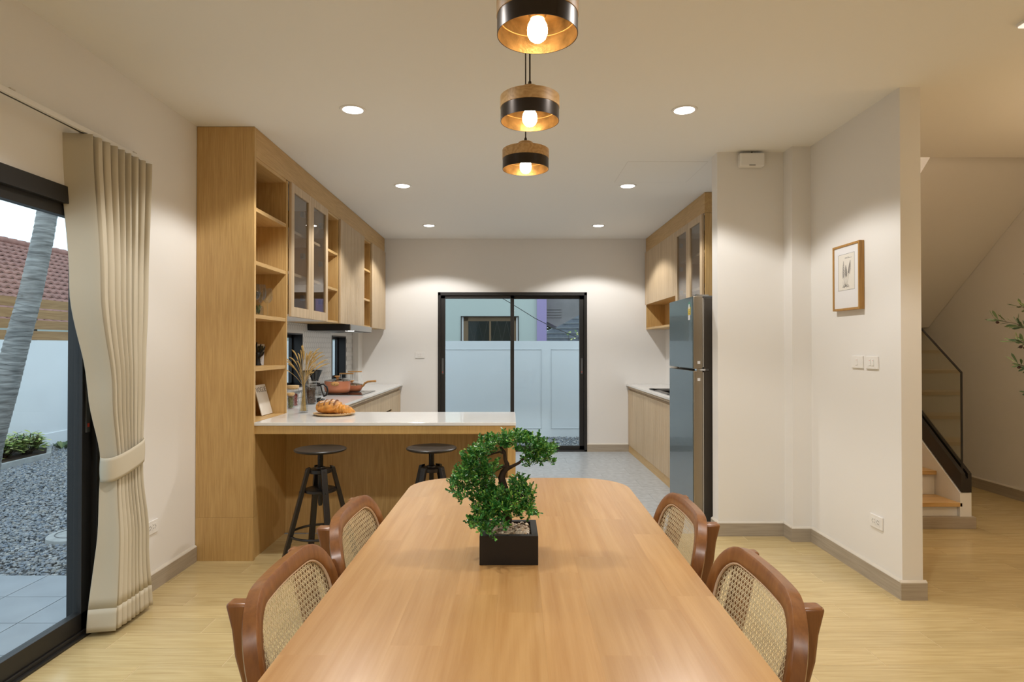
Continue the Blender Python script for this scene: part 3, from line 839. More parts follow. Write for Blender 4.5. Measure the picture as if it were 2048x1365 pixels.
# ---- fridge
FXF, fy0, fy1 = 1.344, 4.60, 5.27
f = thing('refrigerator', (1.69, 4.93, 0), 'tall two-door fridge with blue-grey glass fronts', 'refrigerator')
b = MB(); b.box(FXF + .085, fy0 + .008, .02, XR - .02, fy1 - .008, 1.69); b.build('body', 'fridge_side', f, bevel=.004)
b = MB(); b.box(FXF + .06, fy0 + .006, 1.69, XR - .05, fy1 - .006, 1.705); b.build('top_cover', 'plastic_grey', f, bevel=.003)
b = MB(); b.box(FXF + .11, fy0 + .03, 0, XR - .05, fy1 - .03, .02); b.build('foot', 'plastic_grey', f)
def fdoor(z0, z1, stick):
    b = MB(); b.box(FXF + .006, fy0, z0, FXF + .075, fy1, z1); o = b.build('door', 'fridge_edge', f, bevel=.004)
    b = MB(); b.box(FXF, fy0 + .002, z0 + .002, FXF + .007, fy1 - .002, z1 - .002); b.build('glass_front', 'fridge_glass', o, bevel=.001)
    b = MB(); b.box(FXF + .075, fy0 + .014, z0 + .01, FXF + .085, fy1 - .014, z1 - .01); b.build('gasket', 'trim_cap', o)
    zz = z0 + .035 if stick else z1 - .075
    b = MB(); b.box(FXF + .035, fy0 - .0012, zz, FXF + .055, fy0 + .001, zz + .022); b.build('sticker', 'paper', o)
    return o
up = fdoor(1.165, 1.70, True)
lo = fdoor(.05, 1.150, False)
b = MB(); b.box(FXF + .03, fy0 + .004, 1.70, FXF + .12, fy0 + .05, 1.712); b.lathe([(.012, 0), (.012, .008), (.001, .010)], (FXF + .04, fy0 + .03, 1.708), 14); b.build('hinge', 'steel', f)
b = MB(); b.box(FXF + .03, fy0 + .004, 1.151, FXF + .12, fy0 + .05, 1.164); b.build('hinge', 'chrome', f)
e = MB(); e.box(FXF - .0012, 4.655, 1.565, FXF, 4.715, 1.625); e.build('energy_label', 'yellow', up)
lb = MB()
ctr = [(4.685 + .03 * math.cos(R(a)), 1.625 + .038 * math.sin(R(a))) for a in range(0, 181, 15)]
lb.prism(ctr, 'x', FXF - .0012, FXF); lb.build('energy_label_arch', 'green_ink', up)
lb = MB(); lb.prism([(4.685 + .018 * math.cos(R(a)), 1.628 + .02 * math.sin(R(a))) for a in range(0, 360, 24)], 'x', FXF - .0018, FXF - .0008); lb.build('energy_label_disc', 'paper', up)
lb = MB(); lb.box(FXF - .0012, 4.665, 1.528, FXF, 4.712, 1.563); lb.build('price_tag', 'paper', up)
lb = MB()
for q in range(3): lb.box(FXF - .0016, 4.664, 1.574 + q * .014, FXF - .0010, 4.70, 1.577 + q * .014)
lb.build('label_print', 'ink', up)
# ================================================================== FURNITURE
# ---- dining table
TC = Vector((.026, 1.76, 0)); TR = R(-0.8)
TWH, TLH, TRAD, TZ = .451, 1.0, .20, .75
def clip(poly, fn):
    out = []
    for i in range(len(poly)):
        a, b = poly[i - 1], poly[i]
        da, db = fn(a), fn(b)
        if (da >= 0) != (db >= 0):
            t = da / (da - db); out.append((a[0] + (b[0] - a[0]) * t, a[1] + (b[1] - a[1]) * t))
        if db >= 0: out.append(b)
    return out
def round_rect(w, l, r, seg=10):
    out = []
    for (cx, cy, s0) in ((w - r, l - r, 0), (-w + r, l - r, 90), (-w + r, -l + r, 180), (w - r, -l + r, 270)):
        for k in range(seg + 1):
            a = R(s0 + 90 * k / seg); out.append((cx + r * math.cos(a), cy + r * math.sin(a)))
    return out
outline = round_rect(TWH, TLH, TRAD)
tbl = thing('dining_table', (0, 0, 0), 'long beech dining table with rounded corners', 'table')
rng = random.Random(11)
nb = 9; bw = 2 * TWH / nb
for i in range(nb):
    x0, x1 = -TWH + i * bw, -TWH + (i + 1) * bw
    y = -TLH - rng.uniform(0, .35)
    while y < TLH:
        y2 = y + rng.uniform(.38, .72)
        if TLH - y2 < .15: y2 = TLH + .01
        g = .00004
        p = clip(outline, lambda q: q[0] - x0 - g); p = clip(p, lambda q: x1 - g - q[0])
        p = clip(p, lambda q: q[1] - y - g) if p else p
        p = clip(p, lambda q: y2 - g - q[1]) if p else p
        if len(p) >= 3:
            q = []
            for a in p:
                if not q or (abs(a[0] - q[-1][0]) + abs(a[1] - q[-1][1])) > 1e-6: q.append(a)
            MB().prism(q, 'z', TZ - .027, TZ).build('stave', 'table', tbl)
        y = y2
b = MB(); b.prism(round_rect(TWH - .002, TLH - .002, TRAD), 'z', TZ - .030, TZ - .026); b.build('top_backing', 'table', tbl)
b = MB()
for s in (-1, 1):
    b.box(s * (TWH - .10), -TLH + .14, TZ - .09, s * (TWH - .12), TLH - .14, TZ - .03)
    b.box(-TWH + .12, s * (TLH - .14), TZ - .09, TWH - .12, s * (TLH - .16), TZ - .03)
b.build('apron', 'table', tbl)
for sx in (-1, 1):
    for sy in (-1, 1):
        b = MB(); b.tube([(sx * (TWH - .11), sy * (TLH - .15), TZ - .03), (sx * (TWH - .09), sy * (TLH - .12), 0)], [.033, .022], 14); b.build('leg', 'table', tbl, smooth=True)
tbl.location = TC; tbl.rotation_euler = (0, 0, TR)

# ---- cane-back dining chair (local: sitter faces +y, seat centre over the origin)
def back_pt(u, z, t=0.0):
    """point of the curved, raked back panel; t = offset towards the sitter"""
    w = .25
    rake = -.20 - .215 * (z - .45)
    y = rake + .027 * (u / w) ** 2
    n = Vector((-2 * .027 * u / w ** 2, 1, .215)).normalized()
    return Vector((u, y, z)) + n * t
def back_outline(inset, seg=9):
    w, z0, z1 = .25 - inset, .50 + inset, .842 - inset
    rt, rb = max(.132 - inset, .02), max(.07 - inset, .02)
    out = []
    for (cu, cz, s0, r) in ((w - rt, z1 - rt, 0, rt), (-w + rt, z1 - rt, 90, rt), (-w + rb, z0 + rb, 180, rb), (w - rb, z0 + rb, 270, rb)):
        for k in range(seg + 1):
            a = R(s0 + 90 * k / seg); out.append((cu + r * math.cos(a), cz + r * math.sin(a)))
    # extra points on the long top and bottom runs so that the curve shows
    res = []
    for i in range(len(out)):
        a, b = out[i], out[(i + 1) % len(out)]
        res.append(a)
        L = math.hypot(b[0] - a[0], b[1] - a[1])
        for k in range(1, int(L / .03)): 
            t = k / int(L / .03); res.append((lerp(a[0], b[0], t), lerp(a[1], b[1], t)))
    return res
def inside_back(u, z, inset):
    w, z0, z1 = .25 - inset, .50 + inset, .842 - inset
    if abs(u) > w or z < z0 or z > z1: return False
    rt, rb = max(.132 - inset, .02), max(.07 - inset, .02)
    au = abs(u)
    if z > z1 - rt and au > w - rt: return math.hypot(au - (w - rt), z - (z1 - rt)) <= rt
    if z < z0 + rb and au > w - rb: return math.hypot(au - (w - rb), z - (z0 + rb)) <= rb
    return True
def make_chair():
    c = thing('dining_chair', (0, 0, 0), None, 'chair', 'cane-back dining chairs at the table')
    fw = .036
    # frame as a swept rounded section
    sec = [(-.5, -.5), (-.34, -.62), (.34, -.62), (.5, -.5), (.5, .38), (.36, .5), (-.36, .5), (-.5, .38)]
    o_in = back_outline(0); 
    n = len(o_in)
    ins = []
    mid = back_outline(fw / 2)
    out = o_in
    # build rings by insetting the outline along its own normals
    vs = []; fs = []
    for i in range(n):
        a = Vector(out[i - 1]); b = Vector(out[i]); d = Vector(out[(i + 1) % n])
        tng = (d - a).normalized(); nr = Vector((-tng.y, tng.x))        # points inwards for a ccw outline
        for (sw, stt) in sec:
            q = b + nr * (fw * (sw + .5))
            vs.append(back_pt(q.x, q.y, stt * .028))
    m = len(sec)
    for i in range(n):
        j = (i + 1) % n
        for k in range(m):
            fs.append((i * m + k, i * m + (k + 1) % m, j * m + (k + 1) % m, j * m + k))
    mb = MB(); mb.add(vs, fs); mb.build('back_frame', 'chair', c, smooth=True)
    # cane weave
    cn = MB(); p = .0138; ins0 = fw - .003
    def strip(pts, wid, lift):
        if len(pts) < 2: return
        P = [back_pt(u, z, lift) for (u, z) in pts]
        vs = []
        for i in range(len(P)):
            a = Vector(pts[max(i - 1, 0)]); b = Vector(pts[min(i + 1, len(P) - 1)])
            t2 = (b - a).normalized(); s = Vector((-t2.y, t2.x)) * wid / 2
            u, z = pts[i]
            vs.append(back_pt(u + s.x, z + s.y, lift)); vs.append(back_pt(u - s.x, z - s.y, lift))
        cn.add(vs, [(2 * i, 2 * i + 1, 2 * i + 3, 2 * i + 2) for i in range(len(P) - 1)])
    def line(u0, z0, du, dz, L, wid, lift):
        run = []; k = 0; step = .012
        while k * step <= L:
            u, z = u0 + du * k * step, z0 + dz * k * step
            if inside_back(u, z, ins0): run.append((u, z))
            else:
                if len(run) > 1: strip(run, wid, lift)
                run = []
            k += 1
        strip(run, wid, lift)
    for k in range(-22, 23):
        for e in (-.0019, .0019):
            line(k * p + e, .46, 0, 1, .42, .0020, .0004)
    for k in range(0, 32):
        for e in (-.0019, .0019):
            line(-.29, .46 + k * p + e, 1, 0, .60, .0020, .0010)
    s2 = math.sqrt(.5)
    for k in range(-24, 54):
        line(-.29, .46 - .29 + k * p + p / 2, s2, s2, .84, .0021, .0016)       # diagonals pass between the holes
        line(-.29, .46 + .29 + k * p + p / 2, s2, -s2, .84, .0021, .0021)
    o = cn.build('cane_panel', 'cane', c, recalc=False); o['kind'] = 'stuff'
    sp = back_outline(fw + .002)
    pts = [back_pt(u, z, .006) for (u, z) in sp]
    MB().tube(pts + [pts[0]], .0036, 6, cap=False).build('cane_spline', 'cane_spline', c, smooth=True)
    # rear legs with raked tops
    for s in (-1, 1):
        ks = [(.0, -.265), (.25, -.220), (.45, -.216), (.60, -.247), (.75, -.280), (.826, -.298)]
        vs = []; N_ = 16
        prof = []
        for q in range(N_ + 1):
            z = .826 * q / N_
            yc = keyed(ks, z)
            wd = keyed([(0, .028), (.45, .046), (.70, .050), (.826, .046)], z)
            prof.append((yc, z, wd))
        poly = [(y + w / 2, z) for (y, z, w) in prof] + [(y - w / 2, z) for (y, z, w) in reversed(prof)]
        b = MB(); b.prism(poly, 'x', s * .162 - .018, s * .162 + .018)
        b.build('rear_leg', 'chair', c, smooth=True, bevel=.007, seg=3)
        b = MB(); b.tube([(s * .205, .19, .43), (s * .215, .205, 0)], [.021, .014], 12); b.build('front_leg', 'chair', c, smooth=True)
    b = MB(); b.box(-.225, -.215, .395, .225, -.195, .435); b.box(-.215, .18, .395, .215, .20, .435)
    for s in (-1, 1): b.box(s * .225, -.2, .395, s * .205, .19, .435)
    b.build('seat_rail', 'chair', c, bevel=.003)
    b = MB(); b.rbox(-.24, -.235, .435, .24, .23, .462, .05, 'z'); b.build('seat', 'cane', c, bevel=.008, seg=3)
    return c
chair = make_chair()
spots = [(-.232, 1.398, -90, 'walnut cane-back dining chair left of the table, nearer the viewer'),
         (-.214, 1.908, -90, 'walnut cane-back dining chair left of the table, beside the bar stools'),
         (.286, 1.382, 90, 'walnut cane-back dining chair right of the table, nearer the viewer'),
         (.276, 1.948, 90, 'walnut cane-back dining chair right of the table, in front of the fridge')]
for i, (x, y, a, lab) in enumerate(spots):
    o = chair if i == 0 else copy_tree(chair)
    o.location = (x, y, 0); o.rotation_euler = (0, 0, R(a) + TR); o['label'] = lab

# ---- bar stools
def make_stool():
    c = thing('bar_stool', (0, 0, 0), None, 'stool', 'bar stools at the breakfast bar')
    b = MB(); b.lathe([(.001, .708), (.08, .706), (.138, .712), (.149, .718), (.150, .724), (.145, .728), (.10, .7235), (.001, .719)], (0, 0, 0), 40); b.build('seat', 'stool', c, smooth=True)
    b = MB(); b.lathe([(.001, .40), (.012, .40), (.014, .41), (.014, .58), (.0155, .585), (.0155, .69), (.018, .692), (.018, .70), (.05, .704), (.05, .709), (.001, .709)], (0, 0, 0), 20); b.build('screw_post', 'stool', c, smooth=True)
    b = MB()
    for q in range(18): b.torus((0, 0, .59 + q * .0055), .0152, .0016, 18, 4)
    b.build('screw_thread', 'stool', c, smooth=True)
    b = MB(); b.lathe([(.016, .585), (.062, .585), (.066, .588), (.066, .606), (.062, .609), (.030, .612), (.026, .620), (.016, .622)], (0, 0, 0), 28, close=True); b.build('upper_hub', 'stool', c, smooth=True)
    b = MB(); b.lathe([(.016, .475), (.088, .475), (.092, .478), (.092, .490), (.088, .493), (.016, .493)], (0, 0, 0), 28, close=True); b.build('lower_hub', 'stool', c, smooth=True)
    b = MB(); b.lathe([(.001, .39), (.010, .392), (.012, .40), (.012, .475)], (0, 0, 0), 14); b.build('stop_knob', 'stool', c, smooth=True)
    for k in range(4):
        a = R(32 + 90 * k); ca, sa = math.cos(a), math.sin(a)
        m = Matrix.Rotation(a, 4, 'Z')
        b = MB(); hw = .0165
        b.add([(.058, -hw, .622), (.082, -hw, .616), (.246, -hw, 0), (.218, -hw, 0), (.058, hw, .622), (.082, hw, .616), (.246, hw, 0), (.218, hw, 0)],
              [(0, 1, 2, 3), (7, 6, 5, 4), (0, 4, 5, 1), (1, 5, 6, 2), (2, 6, 7, 3), (3, 7, 4, 0)])
        b.move(m); lg = b.build('leg', 'stool', c, bevel=.003)
        b = MB()
        for zz, rr in ((.60, .0865), (.484, .1175)): b.ball((rr, 0, zz), (.004, .005, .005), 8, 6)
        b.move(m); b.build('bolt', 'black', lg, smooth=True)
    b = MB(); b.torus((0, 0, .235), .168, .0075, 48, 8); b.build('foot_ring', 'stool', c, smooth=True)
    return c
stool = make_stool()
stool.location = (-1.118, 3.70, 0); stool['label'] = 'black round bar stool nearest the tall shelf cabinet'
s2 = copy_tree(stool); s2.location = (-.468, 3.74, 0); s2.rotation_euler = (0, 0, R(28)); s2['label'] = 'black round bar stool half hidden by the table end'

# ---- pendant lamps (local origin on the ceiling)
def make_pendant():
    c = thing('pendant_lamp', (0, 0, 0), None, 'lamp', 'pendant lamps over the dining table')
    zb = -.60
    b = MB(); b.lathe([(.001, 0), (.05, 0), (.05, -.02), (.045, -.025), (.001, -.025)], (0, 0, 0), 28); b.build('ceiling_rose', 'bronze', c, smooth=True)
    b = MB(); b.tube([(0, 0, -.02), (0, 0, zb + .13)], .0028, 8); b.build('cord', 'bronze', c, smooth=True)
    b = MB(); b.lathe([(.0035, .022), (.0055, .018), (.007, 0), (.001, 0)], (0, 0, zb + .118), 14); b.build('cord_grip', 'bronze', c, smooth=True)
    b = MB(); b.lathe([(.001, .119), (.028, .119), (.032, .116), (.036, .095), (.036, .085), (.001, .085)], (0, 0, zb), 36); b.build('wood_cap', 'pine', c, smooth=True)
    b = MB(); b.lathe([(.020, .078), (.020, .086), (.098, .086), (.1015, .0835), (.1015, .0455), (.098, .043), (.094, .043), (.094, .078)], (0, 0, zb), 56, close=True); b.build('wood_ring', 'pine', c, smooth=True)
    b = MB(); b.lathe([(.100, .0445), (.1003, .040), (.1003, 0), (.0990, 0), (.0990, .0445)], (0, 0, zb), 56, close=True); b.build('metal_shade', 'bronze', c, smooth=True)
    b = MB(); b.lathe([(.0985, .0005), (.0985, .043), (.0935, .0445), (.0935, .0765), (.021, .0770)], (0, 0, zb), 56); 
    b.f = [f for f in b.f if len(f) == 4]
    b.build('gold_lining', 'gold', c, smooth=True, recalc=False)
    b = MB(); b.lathe([(.036, .0768), (.036, .070), (.030, .066), (.024, .064), (.022, .048), (.018, .040), (.014, .040)], (0, 0, zb), 28); b.build('socket', 'gold', c, smooth=True)
    b = MB(); b.lathe([(.013, .042), (.0135, .034), (.019, .026), (.0235, .017), (.0255, .006), (.0245, -.006), (.020, -.016), (.012, -.023), (.001, -.0255)], (0, 0, zb + .008), 28); b.build('bulb', 'bulb', c, smooth=True)
    return c
pen = make_pendant()
for i, (y, lab) in enumerate(((1.545, 'wood and bronze pendant lamp nearest the viewer, cut by the frame'), (2.14, 'wood and bronze pendant lamp hanging in the middle of the row'), (2.72, 'wood and bronze pendant lamp furthest away in the row'))):
    o = pen if i == 0 else copy_tree(pen)
    o.location = (.068, y, H); o['label'] = lab; o.rotation_euler = (0, 0, R(40 * i))

# ---- downlights
def make_downlight():
    c = thing('downlight', (0, 0, 0), None, 'downlight', 'recessed ceiling downlights')
    b = MB(); b.lathe([(.056, -.0005), (.058, -.004), (.066, -.0065), (.074, -.005), (.0755, -.0005)], (0, 0, 0), 40, close=True); b.build('trim_ring', 'plastic', c, smooth=True)
    b = MB(); b.lathe([(.001, -.0042), (.057, -.0042), (.057, -.001), (.001, -.001)], (0, 0, 0), 36); b.build('led_disc', 'led', c)
    ld = bpy.data.lights.new('downlight_beam', 'SPOT'); ld.energy = DOWNLIGHT_W; ld.color = DOWNLIGHT_COL
    ld.spot_size = R(128); ld.spot_blend = .22; ld.shadow_soft_size = .045
    lo_ = bpy.data.objects.new('beam', ld); COL.objects.link(lo_); lo_.parent = c; lo_.location = (0, 0, -.035)
    return c
dl = make_downlight()
dspots = [(-.909, 3.61, 'downlight above the left end of the breakfast bar'), (1.010, 3.61, 'downlight in front of the cream wall with the picture'),
          (-.914, 5.32, 'downlight in the middle of the left kitchen row'), (1.004, 5.32, 'downlight beside the ceiling access hatch'),
          (-.915, 7.07, 'downlight near the end wall, left of the kitchen door'), (1.0, 7.07, 'downlight near the end wall, right of the kitchen door'),
          (-.909, 1.88, 'downlight over the left side of the dining room'), (1.010, 1.88, 'downlight over the right side of the dining room'),
          (-.909, -.9, 'downlight behind the viewer on the left'), (1.010, -.9, 'downlight behind the viewer on the right')]
for i, (x, y, lab) in enumerate(dspots):
    o = dl if i == 0 else copy_tree(dl)
    o.location = (x, y, H); o['label'] = lab
# warm square lamp at the edge of the frame
c = thing('ceiling_panel_light', (2.33, 2.47, H), 'square warm ceiling lamp at the right edge', 'lamp')
b = MB(); b.rbox(2.155, 2.29, H - .012, 2.515, 2.655, H - .0005, .012, 'z'); b.build('housing', 'plastic', c)
b = MB(); b.rbox(2.160, 2.295, H - .0145, 2.51, 2.65, H - .012, .012, 'z'); b.build('diffuser', 'panel_light', c)
for (x, y) in ((3.25, 2.2), (3.25, .2)):  # added fill spots, out of view, that warm the hall side
    ld = thing('fill_spot', (x, y, H), 'added warm fill spot out of view, %s' % ('beside the olive tree' if y > 1 else 'behind the viewer'), 'downlight', 'added fill spots of the stair hall')
    b = MB(); b.lathe([(.035, -.0005), (.037, -.005), (.045, -.006), (.048, -.0005)], (x, y, H), 30, close=True); b.build('trim_ring', 'plastic', ld, smooth=True)
    b = MB(); b.lathe([(.001, -.004), (.036, -.004), (.036, -.001), (.001, -.001)], (x, y, H), 24); b.build('led_disc', emitter('fill_led', (1, .72, .42), 12.0), ld)
    sp = bpy.data.lights.new('fill_beam', 'SPOT'); sp.energy = 26; sp.color = (1.0, .75, .48); sp.spot_size = R(140); sp.spot_blend = .4; sp.shadow_soft_size = .04
    so = bpy.data.objects.new('beam', sp); COL.objects.link(so); so.parent = ld; so.location = (0, 0, -.03)

gp_ = thing('fill_globe', (3.6, 2.9, H), 'added warm fill globe out of view beside the olive tree', 'lamp')  # off-frame fill globe, added to brighten the hall ceiling
b = MB(); b.tube([(3.6, 2.9, H), (3.6, 2.9, 2.4)], .004, 8); b.build('cord', 'black', gp_)
b = MB(); b.ball((3.6, 2.9, 2.3), .15, 24, 14); b.build('globe', emitter('fill_globe_glow', (1.0, .71, .42), 22.0), gp_, smooth=True)

# ---- curtain
cu = thing('curtain', (-1.87, 3.0, 0), 'cream curtain gathered by a tieback beside the garden door', 'curtain')
ZT, ZBt = 2.262, .022
Ya = [(0, 2.865), (.35, 2.885), (.79, 2.895), (1.1, 2.86), (1.6, 2.775), (2.27, 2.72)]
Yb_ = [(0, 3.20), (.35, 3.165), (.79, 3.135), (1.1, 3.155), (1.6, 3.19), (2.27, 3.225)]
Xc = [(0, -1.865), (.79, -1.855), (1.4, -1.875), (2.27, -1.885)]
Am = [(0, .058), (.4, .052), (.70, .030), (.88, .030), (1.3, .045), (2.27, .055)]
NF = 8.5
def curtain_pt(u, z, lift=0.0):
    # the leading fold is wide and faces the room, the rest are narrow
    u0 = .13
    ya, yb = keyed(Ya, z), keyed(Yb_, z)
    a = keyed(Am, z)
    if u < u0:
        t = u / u0
        s = lerp(-1.25, 1.0, t); s = min(s, .999) if t < 1 else 1.0
        s = s - .12 * max(0, (t - .8) / .2) ** 2 * 0
        y = ya + .028 * t ** 3 + .012 * math.sin(math.pi * t)
    else:
        t = (u - u0) / (1 - u0)
        ph = NF * 2 * math.pi * t
        s = math.cos(ph); s = math.copysign(abs(s) ** .8, s)
        s *= 1 - .10 * math.sin(2.1 * ph + 1) ** 2
        y = lerp(ya + .028, yb, t) + (.009 + .004 * math.sin(3 * t + 4 * z)) * math.sin(2 * ph) * (0.4 + .6 * (a / .058)) * min(1, t * 12)
    x = keyed(Xc, z) + a * s
    if u < u0:
        a1 = keyed([(0, .054), (.79, .028), (1.2, .045), (1.6, .055), (2.27, .060)], z)
        x = keyed(Xc, z) + a - a1 * (1 - s)
    return Vector((x + lift, y, z))
b = MB(); b.grid(lambda u, v: curtain_pt(u, lerp(.125, ZT, v)), 260, 46)
o = b.build('drape', 'curtain', cu, smooth=True, recalc=False); md = o.modifiers.new('solid', 'SOLIDIFY'); md.thickness = .0022
b = MB(); b.grid(lambda u, v: curtain_pt(u, lerp(ZBt, .1255, v), .0), 260, 5)
o = b.build('hem', 'curtain', cu, smooth=True, recalc=False); md = o.modifiers.new('solid', 'SOLIDIFY'); md.thickness = .0024
def band(u, v):
    a = 2 * math.pi * u
    cy, cx = 3.012, -1.855
    ry, rx = .136, .050
    ex = .72
    yy = cy + ry * math.copysign(abs(math.sin(a)) ** ex, math.sin(a)); xx = cx + rx * math.copysign(abs(math.cos(a)) ** ex, math.cos(a))
    zz = lerp(.735, .845, v) + .030 * (yy - cy) / ry
    bul = 1 + .03 * math.sin(math.pi * v)
    return Vector((cx + (xx - cx) * bul, cy + (yy - cy) * bul, zz))
b = MB(); b.grid(band, 64, 8, closed_u=True)
o = b.build('tieback', 'curtain', cu, smooth=True); md = o.modifiers.new('solid', 'SOLIDIFY'); md.thickness = .004
ct = thing('curtain_track', (-1.88, 1.8, 2.28), 'thin white curtain track above the garden door', 'curtain rail')
b = MB(); b.box(-1.897, .3, 2.268, -1.862, 3.26, 2.290); b.build('rail', 'white_paint', ct, bevel=.002)
b = MB(); b.box(-1.884, .3, 2.2668, -1.876, 3.26, 2.2685); b.build('slot', 'black', ct)
for y in (.6, 1.5, 2.35, 3.12):
    b = MB(); b.box(XL, y - .015, 2.290, -1.875, y + .015, 2.2935); b.box(XL, y - .015, 2.27, XL + .004, y + .015, 2.32); b.box(-1.89, y - .012, 2.2935, -1.868, y + .012, 2.298); b.build('bracket', 'trim_cap', ct)

# ---- picture on the right wall
pf = thing('picture_frame', (XR, 3.78, 1.55), 'oak framed botanical fern print on the cream wall', 'picture')
y0, y1, z0, z1 = 3.625, 3.925, 1.548, 1.948; xo = XR - .032; fw = .013
b = MB(); b.box(xo, y0, z0, XR - .001, y0 + fw, z1); b.box(xo, y1 - fw, z0, XR - .001, y1, z1); b.box(xo, y0 + fw, z0, XR - .001, y1 - fw, z0 + fw); b.box(xo, y0 + fw, z1 - fw, XR - .001, y1 - fw, z1); b.build('frame', 'frame_oak', pf, bevel=.001)
b = MB(); b.box(XR - .026, y0 + fw, z0 + fw, XR - .006, y1 - fw, z1 - fw); b.build('mat_board', 'paper', pf)
# print (flat lettering and drawing): py runs to the viewer's right = towards -y
xp = XR - .0264
pr0, pr1, pz0, pz1 = 3.685, 3.865, 1.672, 1.888
b = MB(); b.box(xp, pr0, pz0, xp + .0006, pr1, pz1); sheet = b.build('print', 'paper_cream', pf)
b = MB()
for (q0, q1, w0, w1) in ((pr0 - .002, pr1 + .002, pz0 - .002, pz0 - .0008), (pr0 - .002, pr1 + .002, pz1 + .0008, pz1 + .002)): b.box(xp - .0002, q0, w0, xp + .0005, q1, w1)
for (q0, q1) in ((pr0 - .002, pr0 - .0008), (pr1 + .0008, pr1 + .002)): b.box(xp - .0002, q0, pz0 - .002, xp + .0005, q1, pz1 + .002)
b.build('print_border', 'ink', pf)
ink = MB(); rng = random.Random(3)
def pstroke(p, q, w):
    a = Vector(p); d = Vector(q) - a; n = Vector((-d.y, d.x)).normalized() * w
    ink.add([(xp - .0003, c[0], c[1]) for c in (a + n, a - n, a + d - n * .5, a + d + n * .5)], [(0, 1, 2, 3)])
for (cy, zb, zt, tilt) in ((3.805, 1.755, 1.848, .0), (3.775, 1.76, 1.822, .004), (3.745, 1.775, 1.846, -.016)):
    for k in range(15):
        t = k / 14; y = cy + tilt * t; z = lerp(zb, zt, t); L = .0165 * math.sin(math.pi * (.18 + .8 * t)) ** .8 * (1 - .35 * t) + .001
        pstroke((y, z), (y + L, z - .010 * (1 - t) - .002), .0016); pstroke((y, z), (y - L, z - .010 * (1 - t) - .002), .0016)
    pstroke((cy, zb), (cy + tilt, zt), .0009)
    for e in (-.003, .003): pstroke((cy + e, zb), (3.778 + e + (cy - 3.778) * .25, 1.69), .0006)
for k in range(46):
    y = 3.778 + rng.uniform(-.032, .032); z = 1.688 + rng.uniform(0, .022) * (1 - abs(y - 3.778) / .04)
    a = rng.uniform(0, 6.28); pstroke((y, z), (y + .011 * math.cos(a), z + .008 * math.sin(a)), .0009)
for k in range(3): pstroke((3.81 - k * .012, 1.70), (3.812 - k * .016, 1.726 - k * .004), .0008)
ink.build('fern_drawing', 'ink', pf, recalc=False)
tx = MB()
for (q0, q1, z) in ((3.742, 3.79, 1.866), (3.715, 3.79, 1.8615)):
    y = q0
    while y < q1:
        wv = rng.uniform(.003, .007); tx.box(xp - .0003, y, z, xp, min(y + wv, q1), z + .002); y += wv + .0018
tx.build('caption_lines', 'ink', pf)

# ---- switches and sockets
def plate(name, label, cat, plane, x, y, z, w, h, n, kind):
    """plane: ('x', side) wall plate on an x-wall facing side, or ('y', side)"""
    ax, sd = plane
    r = thing(name, (x, y, z), label, cat)
    def bx(u0, u1, w0, w1, d0, d1, m, nm, par=r, bev=.0):
        b = MB()
        if ax == 'x': b.box(x + sd * d0, y + u0, z + w0, x + sd * d1, y + u1, z + w1)
        else: b.box(x + u0, y + sd * d0, z + w0, x + u1, y + sd * d1, z + w1)
        return b.build(nm, m, par, bevel=bev)
    bx(-w / 2, w / 2, -h / 2, h / 2, 0.0005, .009, 'plastic', 'plate', bev=.002)
    for k in range(n):
        cxx = (k - (n - 1) / 2) * (.030 if kind == 'rocker' else .042)
        if kind == 'rocker':
            bx(cxx - .009, cxx + .009, -.018, .018, .009, .0125, 'plastic', 'rocker', bev=.0012)
            bx(cxx - .002, cxx + .002, .010, .013, .0125, .0130, 'red' if n < 3 else 'ink', 'indicator')
        else:
            o = bx(cxx - .019, cxx + .019, -.02, .02, .009, .0105, 'plastic', 'receptacle', bev=.001)
            for (a, b_) in ((-.009, .009), (.004, .009), (-.009, -.007), (.004, -.007), (.012, .001)):
                bx(cxx + a - .0016, cxx + a + .0016, b_ - .004, b_ + .004, .0105, .0108, 'ink', 'slot', o)
    return r
plate('light_switch', 'white single light switch below the framed print', 'switch', ('x', -1), XR, 3.695, 1.237, .118, .072, 1, 'rocker')
plate('light_switch', 'white double light switch below the framed print, nearer the wall end', 'switch', ('x', -1), XR, 3.545, 1.237, .118, .072, 2, 'rocker')
plate('wall_socket', 'white double socket low on the right wall', 'socket', ('x', -1), XR, 3.512, .345, .118, .072, 2, 'sock')
plate('wall_socket', 'white double socket low on the left wall beside the curtain', 'socket', ('x', 1), XL, 3.41, .345, .118, .072, 2, 'sock')
plate('light_switch', 'white double light switch on the kitchen end wall', 'switch', ('y', -1), -1.14, YB, 1.222, .118, .078, 2, 'rocker')
c = thing('sensor_box', (1.69, 4.40, 2.585), 'white plastic box mounted under the ceiling on the wall stub', 'wall box')
b = MB(); b.rbox(1.605, 4.345, 2.588, 1.778, 4.399, 2.682, .012, 'y'); b.build('housing', 'plastic', c, bevel=.008, seg=3)
b = MB(); b.box(1.668, 4.3435, 2.592, 1.712, 4.347, 2.597); b.build('slot', 'ink', c)
b = MB(); b.tube([(1.70, 4.38, 2.682), (1.702, 4.385, 2.70)], .004, 6); b.build('cable', 'plastic_grey', c)
